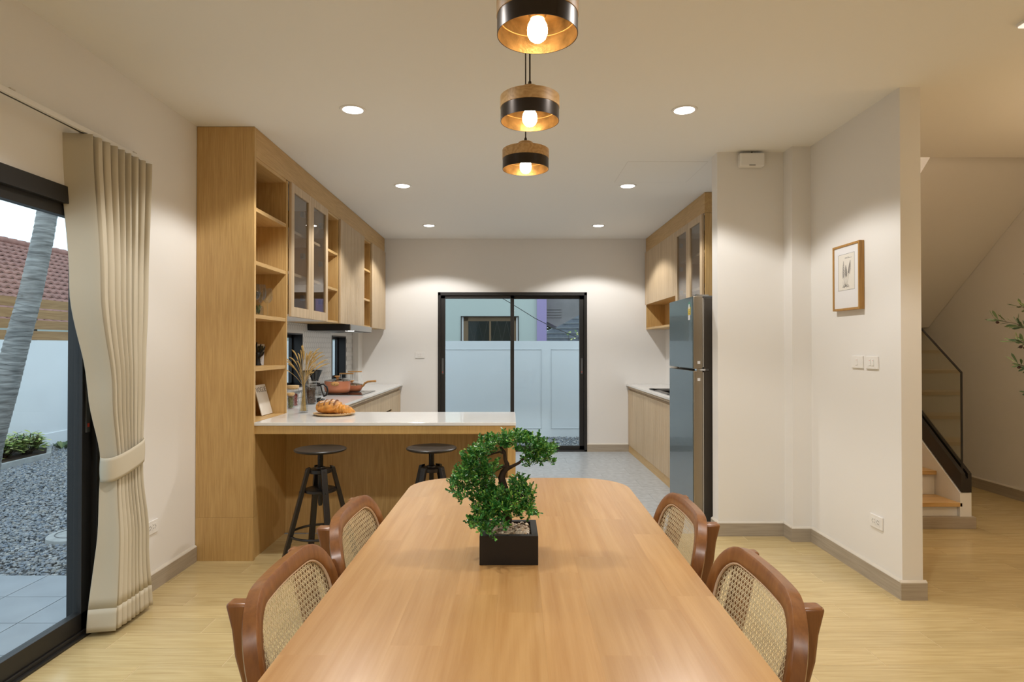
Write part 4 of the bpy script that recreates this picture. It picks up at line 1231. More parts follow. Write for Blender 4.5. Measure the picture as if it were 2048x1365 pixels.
# ================================================================== SMALL THINGS
def leaf(mb, base, d, up, L, W, fold=.25):
    d = Vector(d).normalized(); up = Vector(up)
    s = d.cross(up)
    if s.length < 1e-4: s = d.cross(Vector((1, 0, .3)))
    s.normalize(); n = s.cross(d).normalized()
    b = Vector(base)
    P = [b, b + d * L * .45 + s * W * .38 + n * W * fold * .5, b + d * L * .78 + s * W * .46 + n * W * fold * .5, b + d * L * 1.0 + n * W * .05,
         b + d * L * .78 - s * W * .46 + n * W * fold * .5, b + d * L * .45 - s * W * .38 + n * W * fold * .5]
    mb.add(P, [(0, 1, 2, 3), (0, 3, 4, 5)])

# ---- bonsai
BX0, BY0 = -.003, 1.734
bs = thing('bonsai', (BX0, BY0, TZ), 'small artificial bonsai in a square black pot on the table', 'bonsai')
pw, ph_ = .0775, .077
b = MB()
q = .017
for (a0, a1, c0, c1) in ((-pw, pw, -pw, -pw + q), (-pw, pw, pw - q, pw), (-pw, -pw + q, -pw + q, pw - q), (pw - q, pw, -pw + q, pw - q)):
    b.box(BX0 + a0, BY0 + c0, TZ + .0005, BX0 + a1, BY0 + c1, TZ + ph_)
b.box(BX0 - pw + q, BY0 - pw + q, TZ + .0005, BX0 + pw - q, BY0 + pw - q, TZ + .03)
b.build('pot', 'pot_black', bs)
rng = random.Random(8)
def pebbles(mb, n, pos, r0, r1, rng, flat=(.55, .9), sub_=1):
    ico_v = []
    ph = (1 + 5 ** .5) / 2
    for a in (-1, 1):
        for c in (-ph, ph): ico_v += [(0, a, c), (a, c, 0), (c, 0, a)]
    bm = bmesh.new(); bmesh.ops.create_icosphere(bm, subdivisions=sub_, radius=1.0)
    V0 = np.array([v.co[:] for v in bm.verts]); F0 = [tuple(v.index for v in f.verts) for f in bm.faces]; bm.free()
    for k in range(n):
        p = pos(k)
        r = rng.uniform(r0, r1)
        e = Euler((rng.uniform(-.5, .5), rng.uniform(-.5, .5), rng.uniform(0, 6.28))).to_matrix()
        sc = np.array([r, r * rng.uniform(.65, .95), r * rng.uniform(*flat)])
        V = (V0 * sc) @ np.array(e).T + np.array(p)
        mb.add([tuple(x) for x in V], F0)
pb = MB()
pebbles(pb, 200, lambda k: (BX0 - .054 + .108 * ((k % 14) + rng.uniform(.1, .9)) / 14, BY0 - .054 + .108 * ((k // 14) + rng.uniform(.1, .9)) / 14.3, TZ + .069 + rng.uniform(0, .006)), .0048, .0074, rng, (.6, .95), 2)
pbs = MB(); pbs.box(BX0 - .06, BY0 - .06, TZ + .03, BX0 + .06, BY0 + .06, TZ + .067); pbs.build('soil', 'soil', bs)
o = pb.build('pebbles', 'pebble', bs, smooth=True); o['kind'] = 'stuff'
def bp(px, py, dd=0.0):
    y = BY0 + dd; s = 1251.6 / y
    return Vector(((px - 1020) / s, y, 1.327 - (py - 694) / s))
b = MB()
b.tube([bp(1016, 1042, .01), bp(1012, 1010, .01), bp(1008, 975), bp(1003, 955), bp(1007, 944), bp(1015, 935), bp(1014, 926)], [.012, .0105, .0105, .010, .0085, .0075, .006], 10)
b.tube([bp(1014, 938), bp(1026, 932, -.005), bp(1038, 926, -.01), bp(1050, 915, -.01), bp(1070, 903, -.01)], [.006, .0045, .004, .003, .002], 8)
b.tube([bp(1014, 928), bp(1010, 918), bp(1009, 905), bp(1000, 893, .01)], [.006, .005, .0045, .003], 8)
b.tube([bp(1009, 908), bp(1000, 904), bp(988, 907), bp(975, 912)], [.003, .0028, .0025, .002], 7)
b.tube([bp(1012, 932), bp(1003, 934), bp(985, 945), bp(955, 950, .01), bp(930, 955, .01)], [.005, .004, .0035, .003, .002], 7)
b.tube([bp(1012, 1000), bp(990, 1000, -.02), bp(970, 1020, -.04), bp(960, 1050, -.06)], [.006, .004, .003, .002], 7)
b.tube([bp(1012, 990), bp(1035, 985, -.01), bp(1055, 1000, -.02)], [.005, .004, .002], 7)
b.build('trunk', 'bark', bs, smooth=True)
clusters = [(978, 888, 24, 15, 0), (1000, 882, 26, 14, .01), (1025, 883, 28, 16, .02), (1030, 878, 30, 13, -.02), (1060, 890, 30, 20, -.01), (1078, 905, 28, 22, .01), (1092, 898, 20, 18, -.01), (1062, 920, 16, 14, -.02), (1100, 920, 12, 8, 0),
            (955, 905, 18, 18, .01), (948, 925, 26, 24, 0), (935, 945, 26, 24, -.01), (930, 960, 24, 18, .02), (912, 975, 14, 14, 0), (925, 990, 16, 12, -.02), (965, 945, 24, 22, .01), (983, 938, 18, 16, -.02), (960, 975, 24, 22, .01),
            (985, 985, 26, 20, .02), (970, 1005, 24, 20, 0), (990, 1010, 26, 22, -.04), (1010, 995, 20, 16, -.04), (1015, 1015, 28, 18, -.05), (1040, 975, 20, 20, .02), (1035, 995, 24, 18, -.02), (1055, 990, 16, 20, 0), (1060, 1018, 16, 16, -.02), (1045, 1022, 22, 14, -.04),
            (965, 1028, 22, 16, -.03), (978, 1040, 22, 14, -.06), (950, 1045, 12, 10, -.05), (970, 1058, 13, 9, -.075), (983, 1068, 8, 8, -.085), (945, 1050, 8, 8, -.05), (1005, 1045, 12, 10, -.06)]
lf = MB(); tw = MB()
for (cx, cy, rx, ry, dd) in clusters:
    n = max(6, int(rx * ry / 10.2))
    s = 1251.6 / (BY0 + dd)
    for k in range(n):
        while True:
            a, c, e = rng.uniform(-1, 1), rng.uniform(-1, 1), rng.uniform(-1, 1)
            if a * a + c * c + e * e < 1: break
        p = bp(cx + a * rx, cy + c * ry, dd) + Vector((0, e * .042, 0))
        ctr = bp(cx, cy + ry * .6, dd)
        d = (p - ctr); d = (d.normalized() + Vector((rng.uniform(-.5, .5), rng.uniform(-.6, .3), rng.uniform(-.1, .7)))).normalized()
        L = rng.uniform(.016, .026)
        tw.tube([p - d * L * .5, p + d * L * .5], [.0008, .0005], 3, cap=False)
        m = rng.randint(6, 8)
        for q in range(m):
            t = -.2 + .7 * q / (m - 1)
            ang = rng.uniform(0, 6.28)
            side = d.orthogonal().normalized(); side.rotate(Matrix.Rotation(ang, 3, d))
            ld = (d * rng.uniform(.6, 1.2) + side * rng.uniform(.5, 1.1)).normalized()
            leaf(lf, p + d * L * t, ld, (rng.uniform(-.6, .6), -.5, 1), rng.uniform(.0088, .0130), rng.uniform(.0048, .0070))
o = tw.build('twigs', 'leaf', bs, recalc=False); o['kind'] = 'stuff'
o = lf.build('foliage', 'leaf', bs, recalc=False); o['kind'] = 'stuff'; o['label'] = 'dense small bright green leaves'

# ---- olive tree at the right edge
ot = thing('olive_tree', (2.98, 3.15, 0), 'potted olive tree reaching in from the right edge', 'tree')
b = MB(); b.lathe([(.001, 0), (.13, 0), (.16, .30), (.165, .32), (.15, .32), (.145, .27), (.001, .27)], (2.98, 3.15, 0), 32); b.build('pot', 'plastic', ot, smooth=True)
b = MB(); b.lathe([(.144, .262), (.144, .278), (.001, .282)], (2.98, 3.15, 0), 24); b.build('soil', 'soil', ot)
b = MB(); b.tube([(2.98, 3.15, .26), (2.97, 3.15, .6), (2.99, 3.16, .95), (2.97, 3.14, 1.3), (2.98, 3.15, 1.75)], [.022, .018, .015, .011, .005], 10)
lv = MB(); fr = []
rng = random.Random(21)
branches = [((2.975, 3.15, 1.12), (2.46, 3.08, 1.36)), ((2.975, 3.15, 1.05), (2.48, 3.12, 1.24)), ((2.98, 3.15, .92), (2.52, 3.10, 1.10)), ((2.97, 3.15, 1.3), (2.57, 3.14, 1.50)), ((2.97, 3.15, 1.2), (2.54, 3.2, 1.44)), ((2.97, 3.14, 1.45), (2.66, 3.1, 1.64))]
for (p, q) in list(branches):
    p, q = Vector(p), Vector(q)
    for t in (.35, .55, .75):
        c = p.lerp(q, t); branches.append((tuple(c), tuple(c + Vector((-rng.uniform(.07, .16), rng.uniform(-.12, .12), rng.uniform(-.03, .13))))))
n_main = 6
for k in range(12):
    a = rng.uniform(-1.9, 1.9); z = rng.uniform(1.0, 1.6); L = rng.uniform(.3, .5)
    branches.append(((2.975, 3.15, z), (2.98 + L * math.cos(a), 3.15 + L * math.sin(a), z + rng.uniform(.12, .3))))
for (p, q) in branches:
    p, q = Vector(p), Vector(q); m = (p + q) / 2 + Vector((0, 0, .02))
    pts = [p.lerp(m, t / 4) if t <= 4 else m.lerp(q, (t - 4) / 4) for t in range(9)]
    rr_ = .004 if (q - p).length > .25 else .002
    b.tube(pts, [rr_ * (1 - .085 * t) for t in range(9)], 5)
    n = max(6, int(22 * (q - p).length / .5))
    for k in range(n):
        t = .30 + .70 * k / (n - 1)
        c = p.lerp(m, t * 2) if t < .5 else m.lerp(q, t * 2 - 1)
        d = (q - p).normalized()
        for sgn in (-1, 1):
            side = d.orthogonal().normalized(); side.rotate(Matrix.Rotation(rng.uniform(0, 3.14), 3, d))
            ld = (d * rng.uniform(.5, 1.1) + side * sgn * rng.uniform(.4, .9) + Vector((0, 0, rng.uniform(-.1, .2)))).normalized()
            leaf(lv, c, ld, (rng.uniform(-.5, .5), rng.uniform(-1, .2), .6), rng.uniform(.045, .070), rng.uniform(.011, .016), .12)
        if k % 5 == 2 and rng.random() < .8: fr.append(c + Vector((rng.uniform(-.02, .02), rng.uniform(-.02, .02), -rng.uniform(.01, .03))))
b.build('trunk', 'bark', ot, smooth=True)
o = lv.build('foliage', 'olive', ot, recalc=False); o['kind'] = 'stuff'
first = None
for c in fr:
    if first is None:
        f = MB(); f.ball((0, 0, 0), (.009, .0075, .0075), 10, 8); first = f.build('olive', 'olive_fruit', at=(0, 0, 0), smooth=True); first.parent = ot; first.location = c - ot.location
    else: share(first, 'olive', c - ot.location, ot)

ot.location.x += .06

# ---- wine glasses on the shelf
def wine_glass(x, y, z, h, r, label):
    g = thing('wine_glass', (x, y, z), label, 'wine glass', 'wine glasses on the oak shelf')
    b = MB(); prof = [(.001, .001), (r * .9, .001), (r * .88, .003), (.008, .006), (.0035, .014), (.0032, h * .42), (.006, h * .45), (r * .55, h * .50), (r * .93, h * .60), (r, h * .70), (r * .93, h * .86), (r * .80, h),
                              (r * .785, h), (r * .915, h * .86), (r * .985, h * .70), (r * .915, h * .605), (r * .53, h * .51), (.001, h * .47)]
    b.lathe(prof, (x, y, z + .0005), 28); b.build('glass', 'glass_clear', g, smooth=True)
SZ = 1.531
for (x, y, h, r, lab) in ((-1.640, 4.12, .205, .034, 'tall clear wine glass at the shelf edge, in the middle of its group'), (-1.636, 4.225, .19, .032, 'clear wine glass standing furthest along the oak shelf'),
                          (-1.700, 4.20, .165, .036, 'shorter clear wine glass behind the tall ones'), (-1.642, 4.03, .20, .033, 'clear wine glass half hidden by the oak end panel')):
    wine_glass(x, y, SZ, h, r, lab)
c = thing('plant_jar', (-1.73, 4.30, SZ), 'small glass jar with green leaves behind the wine glasses', 'jar')
b = MB(); b.lathe([(.001, .001), (.034, .001), (.036, .01), (.036, .07), (.032, .075), (.030, .075), (.034, .07), (.034, .012), (.001, .008)], (-1.73, 4.30, SZ), 24); b.build('glass', 'glass_clear', c, smooth=True)
b = MB()
for k in range(26):
    a = rng.uniform(0, 6.28); rr = rng.uniform(.002, .02)
    leaf(b, (-1.73 + rr * math.cos(a), 4.30 + rr * math.sin(a), SZ + rng.uniform(.015, .06)), (math.cos(a) * .5, math.sin(a) * .5, 1), (0, 0, 1), .03, .012)
o = b.build('leaves', 'olive', c, recalc=False); o['kind'] = 'stuff'

# ---- hand sculpture and cards on the lower shelf
SZ = 1.198
hd = thing('hand_sculpture', (-1.735, 4.31, SZ), 'matte black hand sculpture with open fingers on the shelf', 'sculpture')
b = MB(); hx_, hy_ = -1.735, 4.31
b.lathe([(.001, 0), (.026, 0), (.026, .006), (.020, .02), (.017, .05), (.021, .068), (.024, .085), (.018, .097), (.001, .10)], (hx_, hy_, SZ + .0005), 18)
for (dx, dy, pts) in ((-.016, .004, ((0, 0, .08), (-.014, 0, .11), (-.018, .002, .135), (-.012, .004, .155))), (-.004, .0, ((0, 0, .085), (-.004, 0, .125), (-.006, 0, .155), (-.002, 0, .175))), (.008, 0, ((0, 0, .085), (.006, 0, .12), (.012, 0, .145), (.016, .0, .16))), (.016, .002, ((0, 0, .08), (.014, 0, .105), (.026, .004, .12), (.036, .006, .145))), (.012, -.01, ((0, 0, .055), (.016, -.004, .07), (.032, -.006, .082), (.042, -.006, .105)))):
    b.tube([(hx_ + dx + p[0], hy_ + dy + p[1], SZ + p[2]) for p in pts], [.0075, .007, .0062, .0045], 8)
b.move(Matrix.Translation((hx_, hy_, SZ)) @ Matrix.Scale(.92, 4) @ Matrix.Translation((-hx_, -hy_, -SZ))); b.build('hand', 'black', hd, smooth=True)
def card(name, label, cat, x, y, z, w, h, lean, rz, m, band_m):
    r = thing(name, (x, y, z), label, cat)
    mt = Matrix.Translation((x, y, z)) @ Matrix.Rotation(R(rz), 4, 'Z') @ Matrix.Rotation(R(lean), 4, 'X')
    b = MB(); b.box(-w / 2, 0, 0.001, w / 2, .0012, h); b.move(mt); b.build('sheet', m, r)
    b = MB(); b.box(-w * .38, -.0005, h * .45, w * .38, .0, h * .92); b.move(mt); b.build('photo', band_m, r)
    b = MB()
    for k in range(2): b.box(-w * .3, -.0005, h * (.16 + .07 * k), w * .2, .0, h * (.175 + .07 * k))
    b.move(mt); b.build('print_lines', 'ink', r)
M['photo_dark'] = mat('dark_photo', (.10, .11, .07), .5, noise=(60, .8))
card('photo_card', 'white photo card leaning behind the black hand', 'card', -1.755, 4.395, SZ, .052, .150, -9, 8, 'paper', 'photo_dark')

# ---- magazine leaning on the bottom shelf
mg = thing('magazine', (-1.70, 4.35, CZ), 'cream fashion magazine leaning in the bottom shelf bay', 'magazine')
mt = Matrix.Translation((-1.70, 4.085, CZ + .0035)) @ Matrix.Rotation(R(-8), 4, 'Z') @ Matrix.Rotation(R(90), 4, 'Z') @ Matrix.Rotation(0, 4, 'X')
# leaning against the near side panel: cover faces right and up
def mag_pt(u, v, t):   # u along the width (x), v up the cover, t thickness
    lean = R(15.5)
    return Vector((-1.680 - v * math.sin(lean) - t * math.cos(lean), 4.255 + .185 * u, CZ + .0045 + v * math.cos(lean) - t * math.sin(lean)))
b = MB(); vs = [mag_pt(u, v, t) for t in (0, .006) for (u, v) in ((0, 0), (1, 0), (1, .212), (0, .212))]
b.add(vs, [(0, 1, 2, 3), (7, 6, 5, 4), (0, 4, 5, 1), (1, 5, 6, 2), (2, 6, 7, 3), (3, 7, 4, 0)]); b.build('cover', 'paper_cream', mg, bevel=.0008)
cur = bpy.data.curves.new('title', 'FONT'); cur.body = 'VOGUE'; cur.size = .050; cur.extrude = .0002; cur.align_x = 'CENTER'
cur.materials.append(M['ink'])
to = bpy.data.objects.new('title', cur); COL.objects.link(to); to.parent = mg
# the cover faces the camera side-on; lettering lies on its upper face
lean = R(15.5)
ex = Vector((0, 1, 0)); ey = Vector((-math.sin(lean), 0, math.cos(lean))); ez = ex.cross(ey)
mm = Matrix((ex, ey, ez)).transposed().to_4x4()
mm.translation = mag_pt(.5, .160, -.0008) - mg.location
to.matrix_local = mm
bpy.context.view_layer.update()
tme = bpy.data.meshes.new_from_object(to.evaluated_get(bpy.context.evaluated_depsgraph_get()))
tm = bpy.data.objects.new('title_lettering', tme); COL.objects.link(tm); tm.parent = mg; tm.matrix_local = mm
bpy.data.objects.remove(to)

# ---- jars
def jar(name, label, x, y, r, h, lid_m, fill_m, fill_h, bead, lidh=.018, n=160):
    j = thing(name, (x, y, CZ), label, 'jar')
    b = MB(); b.lathe([(.001, .001), (r * .96, .001), (r, .006), (r, h), (r - .0025, h), (r - .0025, .008), (.001, .006)], (x, y, CZ + .0005), 30); b.build('glass', 'glass_clear', j, smooth=True)
    b = MB(); b.lathe([(.001, h - .008), (r - .004, h - .008), (r - .004, h + .001), (r + .002, h + .001), (r + .003, h + .004), (r + .003, h + lidh), (r, h + lidh + .002), (.001, h + lidh + .002)], (x, y, CZ), 30); b.build('lid', lid_m, j, smooth=True)
    rg = random.Random(hash(name) % 99)
    rg = random.Random(int(x * -1000))
    pbm = MB()
    def pos(k):
        a = rg.uniform(0, 6.28); rr = (r - .004 - bead) * math.sqrt(rg.uniform(.35, 1))
        return (x + rr * math.cos(a), y + rr * math.sin(a), CZ + .008 + bead + rg.uniform(0, fill_h))
    pebbles(pbm, n, pos, bead * .8, bead, rg, (.6, .9))
    o = pbm.build('contents', fill_m, j, smooth=True); o['kind'] = 'stuff'
    c = MB(); c.lathe([(.001, .008), (r - .012, .008), (r - .012, fill_h), (.001, fill_h)], (x, y, CZ), 16); o = c.build('contents_core', fill_m, j); o['kind'] = 'stuff'
    return j
jar('storage_jar', 'small glass jar of green seeds with a cork lid', -1.665, 4.76, .026, .105, 'bamboo', 'beans_green', .075, .0045, .016, 260)
jar('storage_jar', 'glass jar of red beans with a bamboo lid', -1.715, 4.95, .045, .145, 'bamboo', 'beans_red', .085, .006, .020, 420)
j = jar('storage_jar', 'large glass jar of coffee beans with a wire clip', -1.645, 5.16, .052, .175, 'glass_clear', 'beans_coffee', .12, .007, .022, 420)
b = MB(); b.torus((-1.645, 5.16, CZ + .160), .054, .0018, 30, 6); b.tube([(-1.645 - .056, 5.16, CZ + .16), (-1.645 - .072, 5.16, CZ + .175), (-1.645 - .066, 5.16, CZ + .195), (-1.645 - .045, 5.16, CZ + .198)], .002, 6); b.build('wire_clip', 'chrome', j, smooth=True)

# ---- coffee maker
cm = thing('coffee_maker', (-1.68, 5.40, CZ), 'black drip coffee maker with a glass carafe', 'coffee maker')
cx, cy = -1.68, 5.40
b = MB(); b.rbox(cx - .075, cy - .07, CZ + .0005, cx + .075, cy + .07, CZ + .022, .04, 'z'); b.ball((cx + .055, cy - .045, CZ + .018), (.03, .03, .02), 16, 10); b.build('base', 'black_gloss', cm, smooth=True, bevel=.003)
b = MB(); b.rbox(cx - .095, cy - .045, CZ + .001, cx - .065, cy + .045, CZ + .27, .012, 'z'); b.build('column', 'black_gloss', cm, bevel=.003)
b = MB(); b.lathe([(.028, .175), (.030, .19), (.058, .262), (.062, .262), (.062, .272), (.052, .272), (.026, .195), (.02, .18)], (cx, cy, CZ), 32, close=True); b.box(cx - .075, cy - .02, CZ + .235, cx - .05, cy + .02, CZ + .262); b.build('filter_cone', 'black_gloss', cm, smooth=True)
b = MB(); b.lathe([(.001, .024), (.045, .024), (.060, .04), (.063, .075), (.055, .11), (.042, .135), (.042, .148), (.040, .148), (.040, .135), (.053, .109), (.061, .075), (.058, .042), (.044, .027), (.001, .027)], (cx, cy, CZ), 32); car = b.build('carafe', 'glass_clear', cm, smooth=True)
b = MB(); b.lathe([(.001, .150), (.044, .150), (.044, .158), (.02, .166), (.001, .166)], (cx, cy, CZ), 28); b.torus((cx, cy, CZ + .139), .0425, .004, 28, 6, 2.0); b.build('carafe_lid', 'black_gloss', car, smooth=True)
b = MB(); b.tube([(cx + .042, cy - .004, CZ + .146), (cx + .075, cy - .006, CZ + .15), (cx + .105, cy - .008, CZ + .125), (cx + .112, cy - .008, CZ + .09), (cx + .10, cy - .008, CZ + .055), (cx + .075, cy - .006, CZ + .044)], [.006, .0075, .008, .008, .0075, .006], 10); b.tube([(cx + .050, cy - .006, CZ + .142), (cx + .062, cy - .006, CZ + .09), (cx + .078, cy - .006, CZ + .046)], .0055, 8); b.build('carafe_handle', 'black', car, smooth=True)

# ---- vase of dried grass
vx, vy = -1.472, 4.475
vs_ = thing('grass_vase', (vx, vy, CZ), 'clear flared vase of dried foxtail grass', 'vase')
b = MB(); b.lathe([(.001, .001), (.030, .001), (.032, .006), (.026, .08), (.016, .16), (.014, .19), (.020, .235), (.032, .29), (.0305, .29), (.0185, .235), (.0125, .19), (.0145, .16), (.0245, .08), (.030, .012), (.001, .010)], (vx, vy, CZ + .0005), 30); b.build('glass', 'glass_clear', vs_, smooth=True)
rng = random.Random(5)
stems = MB()
def gp(px, py): return (px - 1020) / 279.0 * 1.0, 1.327 - (py - 694) / 279.0
heads = [(553, 710), (560, 721), (571, 729), (550, 734), (583, 703), (590, 700), (598, 692), (604, 690), (592, 707), (608, 700), (612, 702), (616, 706), (621, 702), (626, 703), (622, 710), (632, 706), (638, 697), (641, 704), (648, 704), (655, 711), (652, 720), (645, 725), (640, 718), (656, 728), (634, 715), (628, 722), (634, 735), (629, 728), (623, 716), (604, 708), (596, 722), (577, 715), (638, 713), (626, 746), (614, 715)]
hd_first = []
for k, (px, py) in enumerate(heads):
    tx_, tz_ = gp(px, py)
    ty = vy + rng.uniform(-.07, .07)
    b0 = Vector((vx + rng.uniform(-.018, .018), vy + rng.uniform(-.018, .018), CZ + .014))
    neck = Vector((vx + rng.uniform(-.007, .007), vy + rng.uniform(-.007, .007), CZ + .185))
    tip = Vector((tx_, ty, tz_))
    out = tip - neck
    mid = neck + Vector((out.x * .42, out.y * .42, max(out.z * .95, .12)))
    def cur_(t):
        if t < .4:
            return b0.lerp(neck, t / .4)
        s = (t - .4) / .6
        return neck * (1 - s) ** 2 + mid * 2 * s * (1 - s) + tip * s * s
    stems.tube([cur_(t / 12) for t in range(11)], .0012, 5)
    hp = [cur_(.70 + .30 * t / 8) for t in range(9)]
    hr = [.0012, .0032, .0042, .0046, .0046, .0044, .0038, .0028, .001]
    m = MB(); m.tube(hp, hr, 8); m.build('seed_head', 'straw', vs_, smooth=True)
o = stems.build('stems', 'straw', vs_, smooth=True); o['kind'] = 'stuff'

# ---- plate with bread
px_, py_ = -1.215, 4.34
pt = thing('serving_plate', (px_, py_, CZ), 'round pale wooden plate under the bread', 'plate')
b = MB(); b.lathe([(.001, .0005), (.115, .0005), (.138, .010), (.143, .017), (.140, .018), (.132, .014), (.11, .010), (.001, .010)], (px_, py_, CZ), 48); b.build('dish', 'bamboo', pt, smooth=True)
PZ = CZ + .0105
lo_ = thing('bread_loaf', (px_ - .035, py_, PZ), 'oval crusty bread loaf with scored top on the wooden plate', 'bread')
def loaf(u, v):
    a = 2 * math.pi * u; t = -math.pi / 2 + math.pi * v
    x = .090 * math.copysign(abs(math.sin(t)) ** .85, math.sin(t)); r = math.cos(t) ** .62
    z = math.sin(a); zz = .045 + .040 * (z if z > 0 else z * .95)
    bump = 1 + .05 * math.sin(9 * a + 5 * t) + .03 * math.sin(23 * t + a * 3)
    ridge = .006 * max(0, math.sin(t * 7 + .6)) ** 4 if z > .3 else 0
    return Vector((px_ - .035 + x, py_ + .060 * math.cos(a) * r * bump, PZ + .0405 + (.050 * z * r * bump if z > 0 else .040 * z * r) + ridge))
b = MB(); b.grid(loaf, 44, 26, closed_u=True); b.build('crust', 'crust', lo_, smooth=True)
for k, xx in enumerate((-.066, -.028, .008, .040)):
    b = MB()
    def ear(u, v, xx=xx):
        a = lerp(-1.15, 1.15, u)
        cx_ = px_ - .035 + xx + .012 * u
        r = .052 * math.sqrt(max(0, 1 - (xx / .095) ** 2))
        base = Vector((cx_, py_ + .062 * math.sin(a) * .98, PZ + .0405 + r * math.cos(a) * .98))
        return base + Vector((.010 * v, 0, .010 * math.sin(math.pi * min(v, .999)) * math.cos(a)))
    b.grid(ear, 14, 5); b.build('crust_ear', 'crust_dark' , lo_, smooth=True)
b = MB()
def dust(u, v):
    xx = lerp(-.06, .045, u); a = lerp(-.7, .9, v)
    r = .0512 * math.sqrt(max(0, 1 - (xx / .095) ** 2))
    return Vector((px_ - .035 + xx, py_ + .062 * math.sin(a), PZ + .0412 + r * math.cos(a) + .0012))
b.grid(dust, 16, 12); b.build('flour_dusting', 'flour', lo_, smooth=True)
cr = thing('croissant', (px_ + .085, py_ - .05, PZ), 'golden croissant leaning on the loaf', 'bread')
b = MB(); pts = []; rad_ = []
for k in range(41):
    t = k / 40; a = lerp(-1.0, 1.0, t)
    seg = (t * 7.0) % 1.0
    r = .033 * (1 - a * a * .84) * (.80 + .24 * seg)
    pts.append((px_ + .082 + .070 * a, py_ - .080 + .035 * a * a, PZ + .038 * (1 - .58 * a * a))); rad_.append(max(r, .003))
b.tube(pts, rad_, 18, flat=.85); b.build('pastry', 'croissant', cr, smooth=True)

# ---- pots on the hob
HZ = CZ + .0065
pot = thing('casserole_pot', (-1.735, 6.30, HZ), 'terracotta casserole with glass lid and wooden knob on the hob', 'pot')
x, y = -1.735, 6.30
b = MB(); b.lathe([(.001, .0005), (.098, .0005), (.112, .008), (.124, .03), (.126, .055), (.126, .118), (.128, .122), (.124, .122), (.122, .118), (.122, .05), (.10, .01), (.001, .006)], (x, y, HZ), 48); b.build('body', 'copper', pot, smooth=True)
b = MB(); b.lathe([(.129, .1225), (.129, .128), (.120, .131), (.001, .145), (.001, .141), (.118, .127), (.120, .1225)], (x, y, HZ), 40); lid = b.build('lid', 'glass_clear', pot, smooth=True)
b = MB(); b.lathe([(.120, .1225), (.1295, .1225), (.1295, .129), (.120, .131)], (x, y, HZ), 40, close=True); b.build('lid_rim', 'chrome', lid, smooth=True)
b = MB(); b.lathe([(.001, .143), (.013, .143), (.012, .153), (.018, .160), (.030, .166), (.030, .171), (.018, .174), (.001, .174)], (x, y, HZ), 24); b.build('knob', 'handle_wood', lid, smooth=True)
for s in (-1, 1):
    b = MB(); b.ball((x - .012 * s, y + s * .132, HZ + .100), (.042, .012, .022), 20, 10); hdl = b.build('side_handle', 'handle_wood', pot, smooth=True)
    b = MB(); b.ball((x - .012 * s, y + s * .144, HZ + .098), (.004, .003, .004), 8, 6); b.build('screw', 'black', hdl)
pan = thing('frying_pan', (-1.66, 6.56, HZ), 'terracotta lidded pan with a curved wooden handle', 'pan')
x, y = -1.655, 6.555
b = MB(); b.lathe([(.001, .0005), (.080, .0005), (.096, .010), (.108, .035), (.111, .066), (.108, .066), (.104, .036), (.09, .012), (.001, .006)], (x, y, HZ), 44); b.build('body', 'copper', pan, smooth=True)
b = MB(); b.lathe([(.112, .0665), (.112, .072), (.104, .075), (.001, .092), (.001, .088), (.100, .071), (.104, .0665)], (x, y, HZ), 40); lid = b.build('lid', 'glass_clear', pan, smooth=True)
b = MB(); b.lathe([(.104, .0665), (.1125, .0665), (.1125, .0735), (.104, .0755)], (x, y, HZ), 40, close=True); b.build('lid_rim', 'chrome', lid, smooth=True)
b = MB(); b.lathe([(.001, .091), (.012, .091), (.011, .098), (.026, .108), (.026, .113), (.001, .116)], (x, y, HZ), 24); b.build('knob', 'handle_wood', lid, smooth=True)
b = MB(); b.tube([(x + .105, y - .01, HZ + .045), (x + .122, y - .012, HZ + .058), (x + .140, y - .014, HZ + .085), (x + .170, y - .016, HZ + .100), (x + .215, y - .02, HZ + .106), (x + .258, y - .022, HZ + .108)], [.009, .010, .011, .0105, .010, .012], 12); b.build('handle', 'handle_wood', pan, smooth=True)

# ---- dish rack
dr = thing('dish_rack', (-1.80, 7.2, CZ), 'white wire dish rack with wooden bars behind the pots', 'dish rack')
b = MB()
for (yy, zt, xa, xb_) in ((7.05, .170, -1.915, -1.765), (7.36, .180, -1.90, -1.745)):
    for xx in (xa, xa + .016, xb_ - .016, xb_): b.tube([(xx, yy, CZ + .004), (xx, yy, CZ + zt)], .0032, 6)
    for zz in (.004, .03, .06): b.tube([(xa, yy, CZ + zz), (xb_, yy, CZ + zz)], .0028, 6)
for xx in (-1.91, -1.86, -1.81, -1.76):
    b.tube([(xx, 7.05, CZ + .004), (xx, 7.36, CZ + .004)], .003, 6); 
for xx in (-1.915, -1.76): b.tube([(xx, 7.05, CZ + .05), (xx, 7.36, CZ + .05)], .003, 6)
b.build('wire_frame', 'white_paint', dr, smooth=True)
for (yy, zt, xa, xb_) in ((7.05, .170, -1.915, -1.765), (7.36, .180, -1.90, -1.745)):
    b = MB(); b.tube([(xa - .004, yy, CZ + zt), (xb_ + .004, yy, CZ + zt)], .0075, 10); b.build('wooden_bar', 'handle_wood', dr, smooth=True)

# ---- bottle in the niche
bt = thing('oil_bottle', (-1.64, 5.47, Z0 + .018), 'slim glass oil bottle in the open shelf niche', 'bottle')
b = MB(); b.lathe([(.001, .001), (.018, .001), (.019, .01), (.019, .12), (.008, .15), (.007, .175), (.001, .175)], (-1.64, 5.47, Z0 + .0185), 20); b.build('glass', 'glass_clear', bt, smooth=True)
b = MB(); b.lathe([(.001, .005), (.016, .005), (.016, .06), (.001, .06)], (-1.64, 5.47, Z0 + .0185), 16); b.build('oil', 'yellow', bt, smooth=True)
b = MB(); b.lathe([(.001, .17), (.010, .17), (.010, .195), (.001, .195)], (-1.64, 5.47, Z0 + .0185), 16); b.build('cap', 'plastic_grey', bt, smooth=True)
# ================================================================== OUTSIDE
GZ = -.11
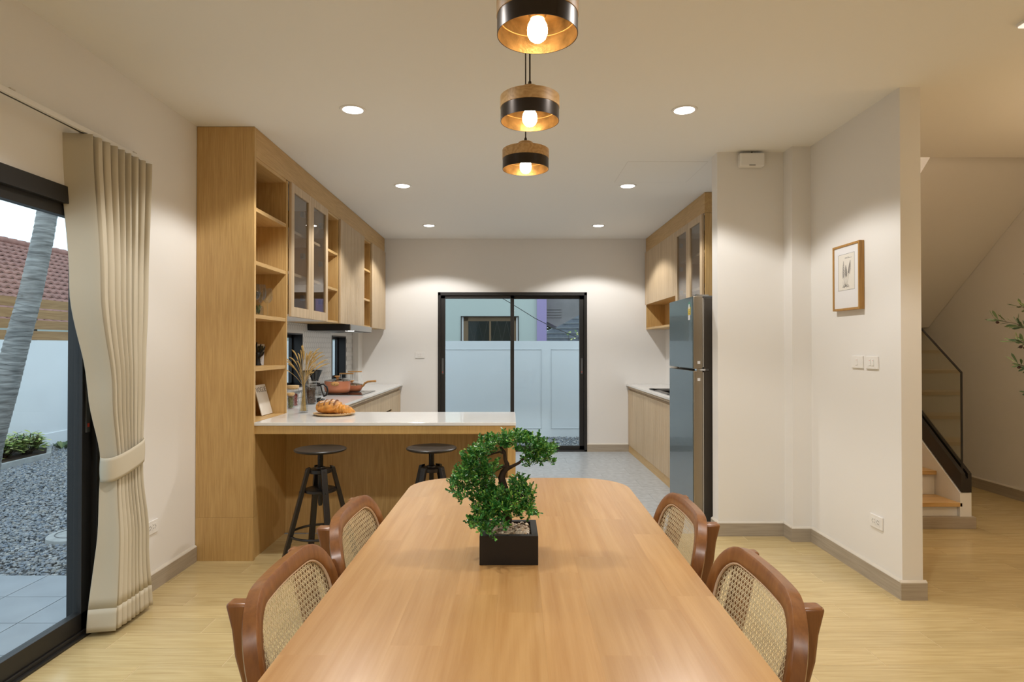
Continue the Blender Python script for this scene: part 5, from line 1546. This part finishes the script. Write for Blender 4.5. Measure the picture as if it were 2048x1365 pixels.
# garden ground
g = MB(); g.box(-16, -4, GZ - .2, XL - .14, 24, GZ - .02); g.box(XL - .14, YB + .12, GZ - .2, 9, 24, GZ - .02)
tag(g.build('ground', 'ground', at=(0, 0, GZ)), kind='structure', label='grey bare ground outside')
# terrace of square tiles outside the sliding door
tz = -.03
tb = MB(); tb.box(-5.5, -.6, GZ - .05, XL - .141, 3.735, tz - .003)
ter = tag(tb.build('terrace', 'grey_grout', at=(-3, 2, GZ)), kind='structure', label='dark grey tiled terrace outside the garden door')
tp = .322; pr = None
nx = 10
for i in range(nx):
    for j in range(13):
        x1 = -2.095 - tp * i; y1 = 3.735 - tp * j
        if x1 - tp < -5.5: continue
        if pr is None:
            b = MB(); b.box(-tp + .0025, -tp + .0025, -.02, -.0025, -.0025, 0); pr = b.build('tile', 'terrace', at=(0, 0, 0)); pr.parent = ter; pr.location = Vector((x1, y1, tz)) - ter.location
        else: share(pr, 'tile', Vector((x1, y1, tz)) - ter.location, ter)
# gravel
rng = random.Random(77)
def gravel(name, label, n, pos, r0, r1):
    bm = bmesh.new(); bmesh.ops.create_icosphere(bm, subdivisions=1, radius=1.0)
    V0 = np.array([v.co[:] for v in bm.verts]); F0 = np.array([[v.index for v in f.verts] for f in bm.faces]); bm.free()
    rs = np.random.RandomState(5)
    P = np.array([pos(rs) for _ in range(n)])
    r = rs.uniform(r0, r1, n)[:, None] * np.stack([np.ones(n), rs.uniform(.6, .95, n), rs.uniform(.35, .65, n)], 1)
    a = rs.uniform(0, 2 * np.pi, n); ti = rs.uniform(-.45, .45, n)
    ca, sa, ct_, st_ = np.cos(a), np.sin(a), np.cos(ti), np.sin(ti)
    V = V0[None] * r[:, None, :]
    x, y, z = V[..., 0], V[..., 1], V[..., 2]
    y, z = y * ct_[:, None] - z * st_[:, None], y * st_[:, None] + z * ct_[:, None]
    x, y = x * ca[:, None] - y * sa[:, None], x * sa[:, None] + y * ca[:, None]
    V = np.stack([x, y, z], -1) + P[:, None, :]
    F = (F0[None] + (np.arange(n) * len(V0))[:, None, None]).reshape(-1, 3)
    me = bpy.data.meshes.new(name)
    me.from_pydata(V.reshape(-1, 3).tolist(), [], F.tolist())
    me.materials.append(M['gravel'])
    o = bpy.data.objects.new(name, me); COL.objects.link(o)
    return tag(o, label, 'gravel', None, 'stuff')
def pos_l(rs):
    while True:
        y = math.sqrt(rs.uniform(3.75 ** 2, 9.95 ** 2)); k = rs.uniform(-.98, -.52); x = k * y
        if -6.72 < x < -2.12 and not (x < -5.92 and 5.4 < y < 8.72 and y + 1.35 * x < .08) and math.hypot(x + 5.12, y - 6) > .2 and math.hypot(x + 3.28, y - 4.75) > .2: return (x, y, GZ - .008 + rs.uniform(0, .012))
gravel('gravel', 'grey blue gravel covering the garden ground', 34000, pos_l, .009, .020)
gravel('gravel', 'grey gravel strip at the foot of the wall behind the kitchen', 3200, lambda rs: (rs.uniform(-1.3, 1.9), rs.uniform(8.75, 9.97), GZ - .005 + rs.uniform(0, .01)), .010, .020)
pv = MB(); pv.box(-2.0, YB + .125, GZ - .1, 2.4, 8.72, -.06)
tag(pv.build('back_step', 'concrete', at=(0, 8.3, GZ)), kind='structure', label='pale concrete step outside the kitchen door')
# boundary walls
bw_ = MB(); bw_.box(-6.95, -3, GZ - .1, -6.75, 10.2, 1.42)
lw = tag(bw_.build('garden_wall', 'out_wall', at=(-6.85, 3, GZ)), kind='structure', label='white garden boundary wall below the slatted fence')
b = MB(); b.box(-6.75, -3, GZ, -6.735, 10.0, .06); b.build('plinth', 'out_wall', lw)
bw_ = MB(); bw_.box(-6.75, 10.0, GZ - .1, 4.5, 10.18, 1.42)
kw = tag(bw_.build('yard_wall', 'out_wall', at=(0, 10, GZ)), kind='structure', label='white yard wall behind the kitchen door')
b = MB()
for (x0, x1) in ((-2.6, .50), (.66, 2.8)):
    for z in (.02, 1.28): b.box(x0, 9.994, z, x1, 10.0, z + .006)
    for x in (x0, x1): b.box(x - .003, 9.994, .02, x + .003, 10.0, 1.286)
o = b.build('panel_groove', mat('wall_groove', (.62, .65, .67), .8), kw); o['kind'] = 'stuff'
# slatted fence
fe = thing('slat_fence', (-6.85, 5, 1.42), 'brown wooden slat fence on top of the garden wall', 'fence')
z = 1.425
pr = None
for k in range(4):
    for (y0, y1) in ((-2.5, 3.2), (3.2, 7.0), (7.0, 10.1)):
        b = MB(); b.box(-6.80, y0 + .003, z, -6.775, y1 - .003, z + .128); b.build('slat', 'teak', fe)
    z += .153
for y in (-2.4, .4, 3.2, 5.1, 7.0, 9.0, 10.05):
    b = MB(); b.box(-6.845, y - .025, 1.4205, -6.802, y + .025, 2.01); b.build('post', 'black_metal', fe)
# neighbour's tiled roof
rf = thing('tiled_roof', (-11, 8, 1.3), "terracotta tiled roof of the house beyond the fence", 'roof')
ridge_x, ridge_z, eave_x, eave_z = -13.2, 4.05, -9.2, 1.75
ncol, nrow = 60, 17
ya_, yb_2 = 8.0, 34.0
rt = MB()
def rpt(row, sub, y):
    t = (row + sub) / nrow
    x = lerp(eave_x, ridge_x, t); z = lerp(eave_z, ridge_z, t)
    lift = .055 * (1 - sub)
    wv = .022 * math.sin(2 * math.pi * y / .235)
    return (x + lift * .5, y, z + lift + wv)
for r_ in range(nrow):
    ny = 780
    vs = []
    for k in range(ny):
        y = lerp(ya_, yb_2, k / (ny - 1)); vs += [rpt(r_, 0, y), rpt(r_, 1.05, y), tuple(np.array(rpt(r_, 0, y)) - np.array((0, 0, .045)))]
    fs = []
    for k in range(ny - 1):
        a = 3 * k; fs += [(a, a + 3, a + 4, a + 1), (a + 2, a + 5, a + 3, a)]
    rt.add(vs, fs)
o = rt.build('roof_tiles', 'roof_tile', rf, smooth=True, recalc=False); o['kind'] = 'stuff'
b = MB()
for k in range(83):
    y = ya_ + k * .31; b.tube([(ridge_x, y, ridge_z + .04), (ridge_x, y + .33, ridge_z + .055)], [.085, .105], 10)
o = b.build('ridge_tiles', 'roof_tile', rf, smooth=True); o['kind'] = 'stuff'
b = MB(); b.box(-13.2, ya_ + .3, GZ, -9.7, yb_2 - .3, 1.8); b.prism([(-13.25, 1.6), (-9.25, 1.6), (-9.25, 1.70), (-13.25, 4.02)], 'y', ya_ + .3, yb_2 - .3); b.build('house_wall', 'house_green', rf)
# palm trunk
pm = thing('palm_trunk', (-5.12, 6.0, GZ), 'leaning grey ringed palm trunk outside the garden door', 'palm tree')
key = [(-.12, -5.14), (.1, -5.06), (.58, -4.925), (.915, -4.83), (1.346, -4.72), (1.826, -4.59), (2.40, -4.468), (2.93, -4.385), (3.6, -4.32), (4.6, -4.27)]
pts = []; rad_ = []
rng = random.Random(2)
zz = -.12
while zz < 4.5:
    st_ = rng.uniform(.045, .075)
    for (t, dr_) in ((0, .0), (.10, .0038), (.9, .0)):
        z = zz + st_ * t; x = np.interp(z, [a for a, _ in key], [c for _, c in key])
        pts.append((x, 6.0, z)); rad_.append(np.interp(z, [-.1, .4, 1.2, 2.5, 4.5], [.17, .115, .102, .082, .075]) + dr_)
    zz += st_
b = MB(); b.tube(pts, rad_, 18); b.build('trunk', 'palm', pm, smooth=True)
b = MB(); b.ball((-4.600, 5.925, 1.80), (.034, .020, .040), 14, 8); b.build('scar', mat('palm_scar', (.20, .19, .17), .9), pm, smooth=True)
# planting bed with shrubs
bd = thing('planting_bed', (-6.4, 7.6, GZ), 'dark soil bed with a pale kerb by the garden wall', 'planting bed')
b = MB(); b.prism([(-6.73, 5.5), (-5.98, 5.5), (-5.98, 8.1), (-6.30, 8.55), (-6.73, 8.65)], 'z', GZ - .02, GZ + .05); b.build('soil', 'soil', bd)
kp = [(-5.98, 5.5), (-5.98, 7.0), (-5.98, 8.1), (-6.30, 8.55), (-6.73, 8.65)]
for i in range(4):
    (ax, ay), (cx_, cy_) = kp[i], kp[i + 1]
    d = Vector((cx_ - ax, cy_ - ay)).normalized(); n = Vector((d.y, -d.x)) * .05
    b = MB(); b.prism([(ax, ay), (ax + n.x, ay + n.y), (cx_ + n.x, cy_ + n.y), (cx_, cy_)], 'z', GZ - .01, GZ + .065); b.build('kerb', 'concrete', bd)
rng = random.Random(9)
def shrub(x, y, h, r, n, label, m='variegated'):
    s = thing('shrub', (x, y, GZ + .05), label, 'shrub', 'shrubs in the planting bed')
    st = MB(); lf = MB()
    for k in range(n):
        a = rng.uniform(0, 6.28); rr = r * math.sqrt(rng.uniform(.05, 1)); hh = h * rng.uniform(.55, 1.0)
        top = Vector((x + rr * math.cos(a), y + rr * math.sin(a), GZ + .05 + hh))
        st.tube([(x + rr * .3 * math.cos(a), y + rr * .3 * math.sin(a), GZ + .05), top], [.006, .003], 5)
        for q in range(9):
            b_ = 2 * math.pi * q / 9 + rng.uniform(-.2, .2)
            c = top - Vector((0, 0, rng.uniform(0, .12)))
            leaf(lf, c, (math.cos(b_), math.sin(b_), rng.uniform(-.35, .35)), (0, 0, 1), rng.uniform(.075, .115), rng.uniform(.034, .046), .2)
    o = st.build('stems', 'bark', s); o['kind'] = 'stuff'
    o = lf.build('leaves', m, s, recalc=False); o['kind'] = 'stuff'
shrub(-6.33, 7.80, .27, .26, 62, 'bushy yellow-green variegated shrub in front of the garden wall')
shrub(-6.25, 8.12, .28, .17, 34, 'variegated shrub in the middle of the planting bed')
shrub(-6.38, 8.44, .25, .10, 12, 'small single-stemmed variegated shrub at the bed end')
s = thing('weed_clump', (-6.30, 8.86, GZ), 'low dark green leaf clump on the gravel at the wall', 'plant')
lf = MB()
for k in range(26):
    a = rng.uniform(0, 6.28); leaf(lf, (-6.30 + .05 * math.cos(a), 8.86 + .05 * math.sin(a), GZ), (math.cos(a), math.sin(a), rng.uniform(.4, 1.2)), (0, 0, 1), rng.uniform(.09, .15), .05)
o = lf.build('leaves', 'olive', s, recalc=False); o['kind'] = 'stuff'
mh = thing('concrete_cover', (-3.28, 4.75, GZ), 'round pale concrete cover half sunk in the gravel', 'drain cover')
b = MB(); b.lathe([(.001, .03), (.17, .03), (.185, .022), (.19, -.02), (.001, -.02)], (-3.28, 4.75, GZ), 36); b.build('disc', 'concrete', mh, smooth=True)
b = MB(); b.torus((-3.28, 4.75, GZ + .031), .13, .004, 32, 6); b.build('groove_ring', 'ground', mh)

# ---- neighbour's house behind the kitchen
nh = thing('neighbour_house', (-1.5, 13.0, GZ), 'pale green house with lilac corner seen through the kitchen door', 'house')
wbx = wall_boxes(MB(), 'y', -6, .54, GZ - .1, 6.0, 12.6, 12.8, [(-.99, .175, .9, 1.945)])
wbx.build('wall', 'house_green', nh)
b = MB(); b.box(.54, 12.55, GZ - .1, .735, 13.5, 6.0); b.build('corner_pilaster', 'house_purple', nh)
wx0, wx1, wz0, wz1 = -.99, .175, .9, 1.945
win = MB(); t_ = .016
win.box(wx0, 12.585, wz0, wx0 + t_, 12.66, wz1); win.box(wx1 - t_, 12.585, wz0, wx1, 12.66, wz1); win.box(wx0, 12.585, wz1 - t_, wx1, 12.66, wz1)
wo = win.build('window', 'black', nh)
b = MB(); b.box(wx0 + t_, 12.63, wz0, wx0 + .05, 12.66, wz1 - t_); b.box(wx1 - .05, 12.63, wz0, wx1 - t_, 12.66, wz1 - t_); b.build('reveal', 'white_paint', wo)
b = MB(); b.box(wx0 + .05, 12.66, wz0, wx0 + .145, 12.70, wz1 - t_); b.box(wx1 - .10, 12.66, wz0, wx1 - .05, 12.70, wz1 - t_); b.box(wx0 + .05, 12.66, wz1 - .10, wx1 - .05, 12.70, wz1 - t_); b.box(-.42, 12.66, wz0, -.385, 12.70, wz1 - .08); b.build('wooden_frame', 'brown_frame', wo)
b = MB()
for k in range(3): b.box(wx0 + .05, 12.655, wz1 - .035 - k * .03, wx1 - .05, 12.70, wz1 - .025 - k * .03)
b.build('louvre', 'brown_frame', wo)
for (a, c) in ((wx0 + .145, -.42), (-.385, wx1 - .10)):
    b = MB(); b.box(a, 12.68, wz0, c, 12.69, wz1 - .10); b.build('pane', 'dark_pane', wo)
b = MB()
for k in range(5):
    x0 = wx0 + .16 + k * .19
    b.tube([(x0, 12.64, wz0), (x0 + .095, 12.64, 1.42), (x0 + .19, 12.64, wz1 - .1)], .0012, 4); b.tube([(x0 + .19, 12.64, wz0), (x0 + .095, 12.64, 1.42), (x0, 12.64, wz1 - .1)], .0012, 4)
b.build('grille', 'plastic_grey', wo)
b = MB(); b.prism([(.735, 1.86), (.97, 1.735), (1.50, 2.02), (2.4, 2.55), (2.4, 3.4), (.735, 3.4)], 'y', 12.9, 14.2); b.build('roof_overhang', 'soffit', nh)
b = MB(); b.prism([(1.15, 2.62), (1.9, 2.22), (1.9, 2.35), (1.25, 2.72)], 'y', 12.80, 12.9); b.build('fascia', 'house_purple', nh)
b = MB()
for k in range(4): b.box(.735, 12.88, 1.93 + k * .055, 1.06, 12.9, 1.96 + k * .055)
b.build('batten', 'soffit', nh)
gr = thing('grey_roof', (3, 17, GZ), 'grey shingled roof beyond the lilac corner', 'roof')
b = MB(); b.prism([(.2, 1.35), (2.2, 2.35), (4.6, 3.3), (4.6, GZ), (.2, GZ)], 'y', 16.5, 19); b.build('roof_slope', 'shingle', gr)
b = MB()
for k in range(7):
    z = 1.42 + k * .13; x0 = .2 + (z - 1.35) / .5
    b.prism([(x0, z), (4.6, z + .02), (4.6, z + .03), (x0, z + .012)], 'y', 16.47, 16.5)
b.build('shingle_edge', 'concrete', gr)
rng = random.Random(33)
tr = thing('leafy_tree', (2.0, 21, GZ), 'leafy green tree glimpsed under the neighbour roof overhang', 'tree')
b = MB(); b.tube([(2.0, 21, GZ), (2.1, 21, 2.0)], [.12, .08], 8); b.build('trunk', 'bark', tr)
lf = MB()
for k in range(5200):
    x = rng.uniform(.8, 3.4); z = rng.uniform(1.2, 2.9); y = rng.uniform(20.2, 21.6)
    leaf(lf, (x, y, z), (rng.uniform(-1, 1), rng.uniform(-1, 0), rng.uniform(-.8, .5)), (0, -.5, 1), .18, .08)
o = lf.build('foliage', 'olive', tr, recalc=False); o['kind'] = 'stuff'
pl = thing('climbing_plant', (1.3, 11.0, GZ), 'thin yellow-green plant rising over the yard wall', 'plant')
b = MB(); lf = MB()
for k in range(5):
    x = 1.02 + .11 * k; top = 1.62 - .05 * abs(k - 1)
    b.tube([(x, 10.6, GZ), (x + .03, 10.6, .8), (x + rng.uniform(-.05, .05), 10.6, top)], [.006, .005, .002], 5)
    for q in range(7): leaf(lf, (x + rng.uniform(-.05, .05), 10.6, top - q * .05), (rng.uniform(-1, 1), -.3, rng.uniform(-.5, .6)), (0, -1, .4), .06, .028)
b.build('stems', 'bark', pl); o = lf.build('leaves', 'variegated', pl, recalc=False); o['kind'] = 'stuff'
def at_px(px, py, y): return ((px - 1020) / 1251.6 * y, y, 1.327 - (py - 694) / 1251.6 * y)
cbl = MB(); cbl.tube([at_px(840, 530, 12.6), at_px(1003, 596, 12.2), at_px(1025, 609, 11.9), at_px(1070, 637, 11.4), at_px(1110, 657, 10.9), at_px(1175, 683, 10.09)], .006, 6)
tag(cbl.build('overhead_cable', 'black', at=(0, 11.6, 2.0)), 'thin black cable slanting across the view behind the kitchen', 'cable')
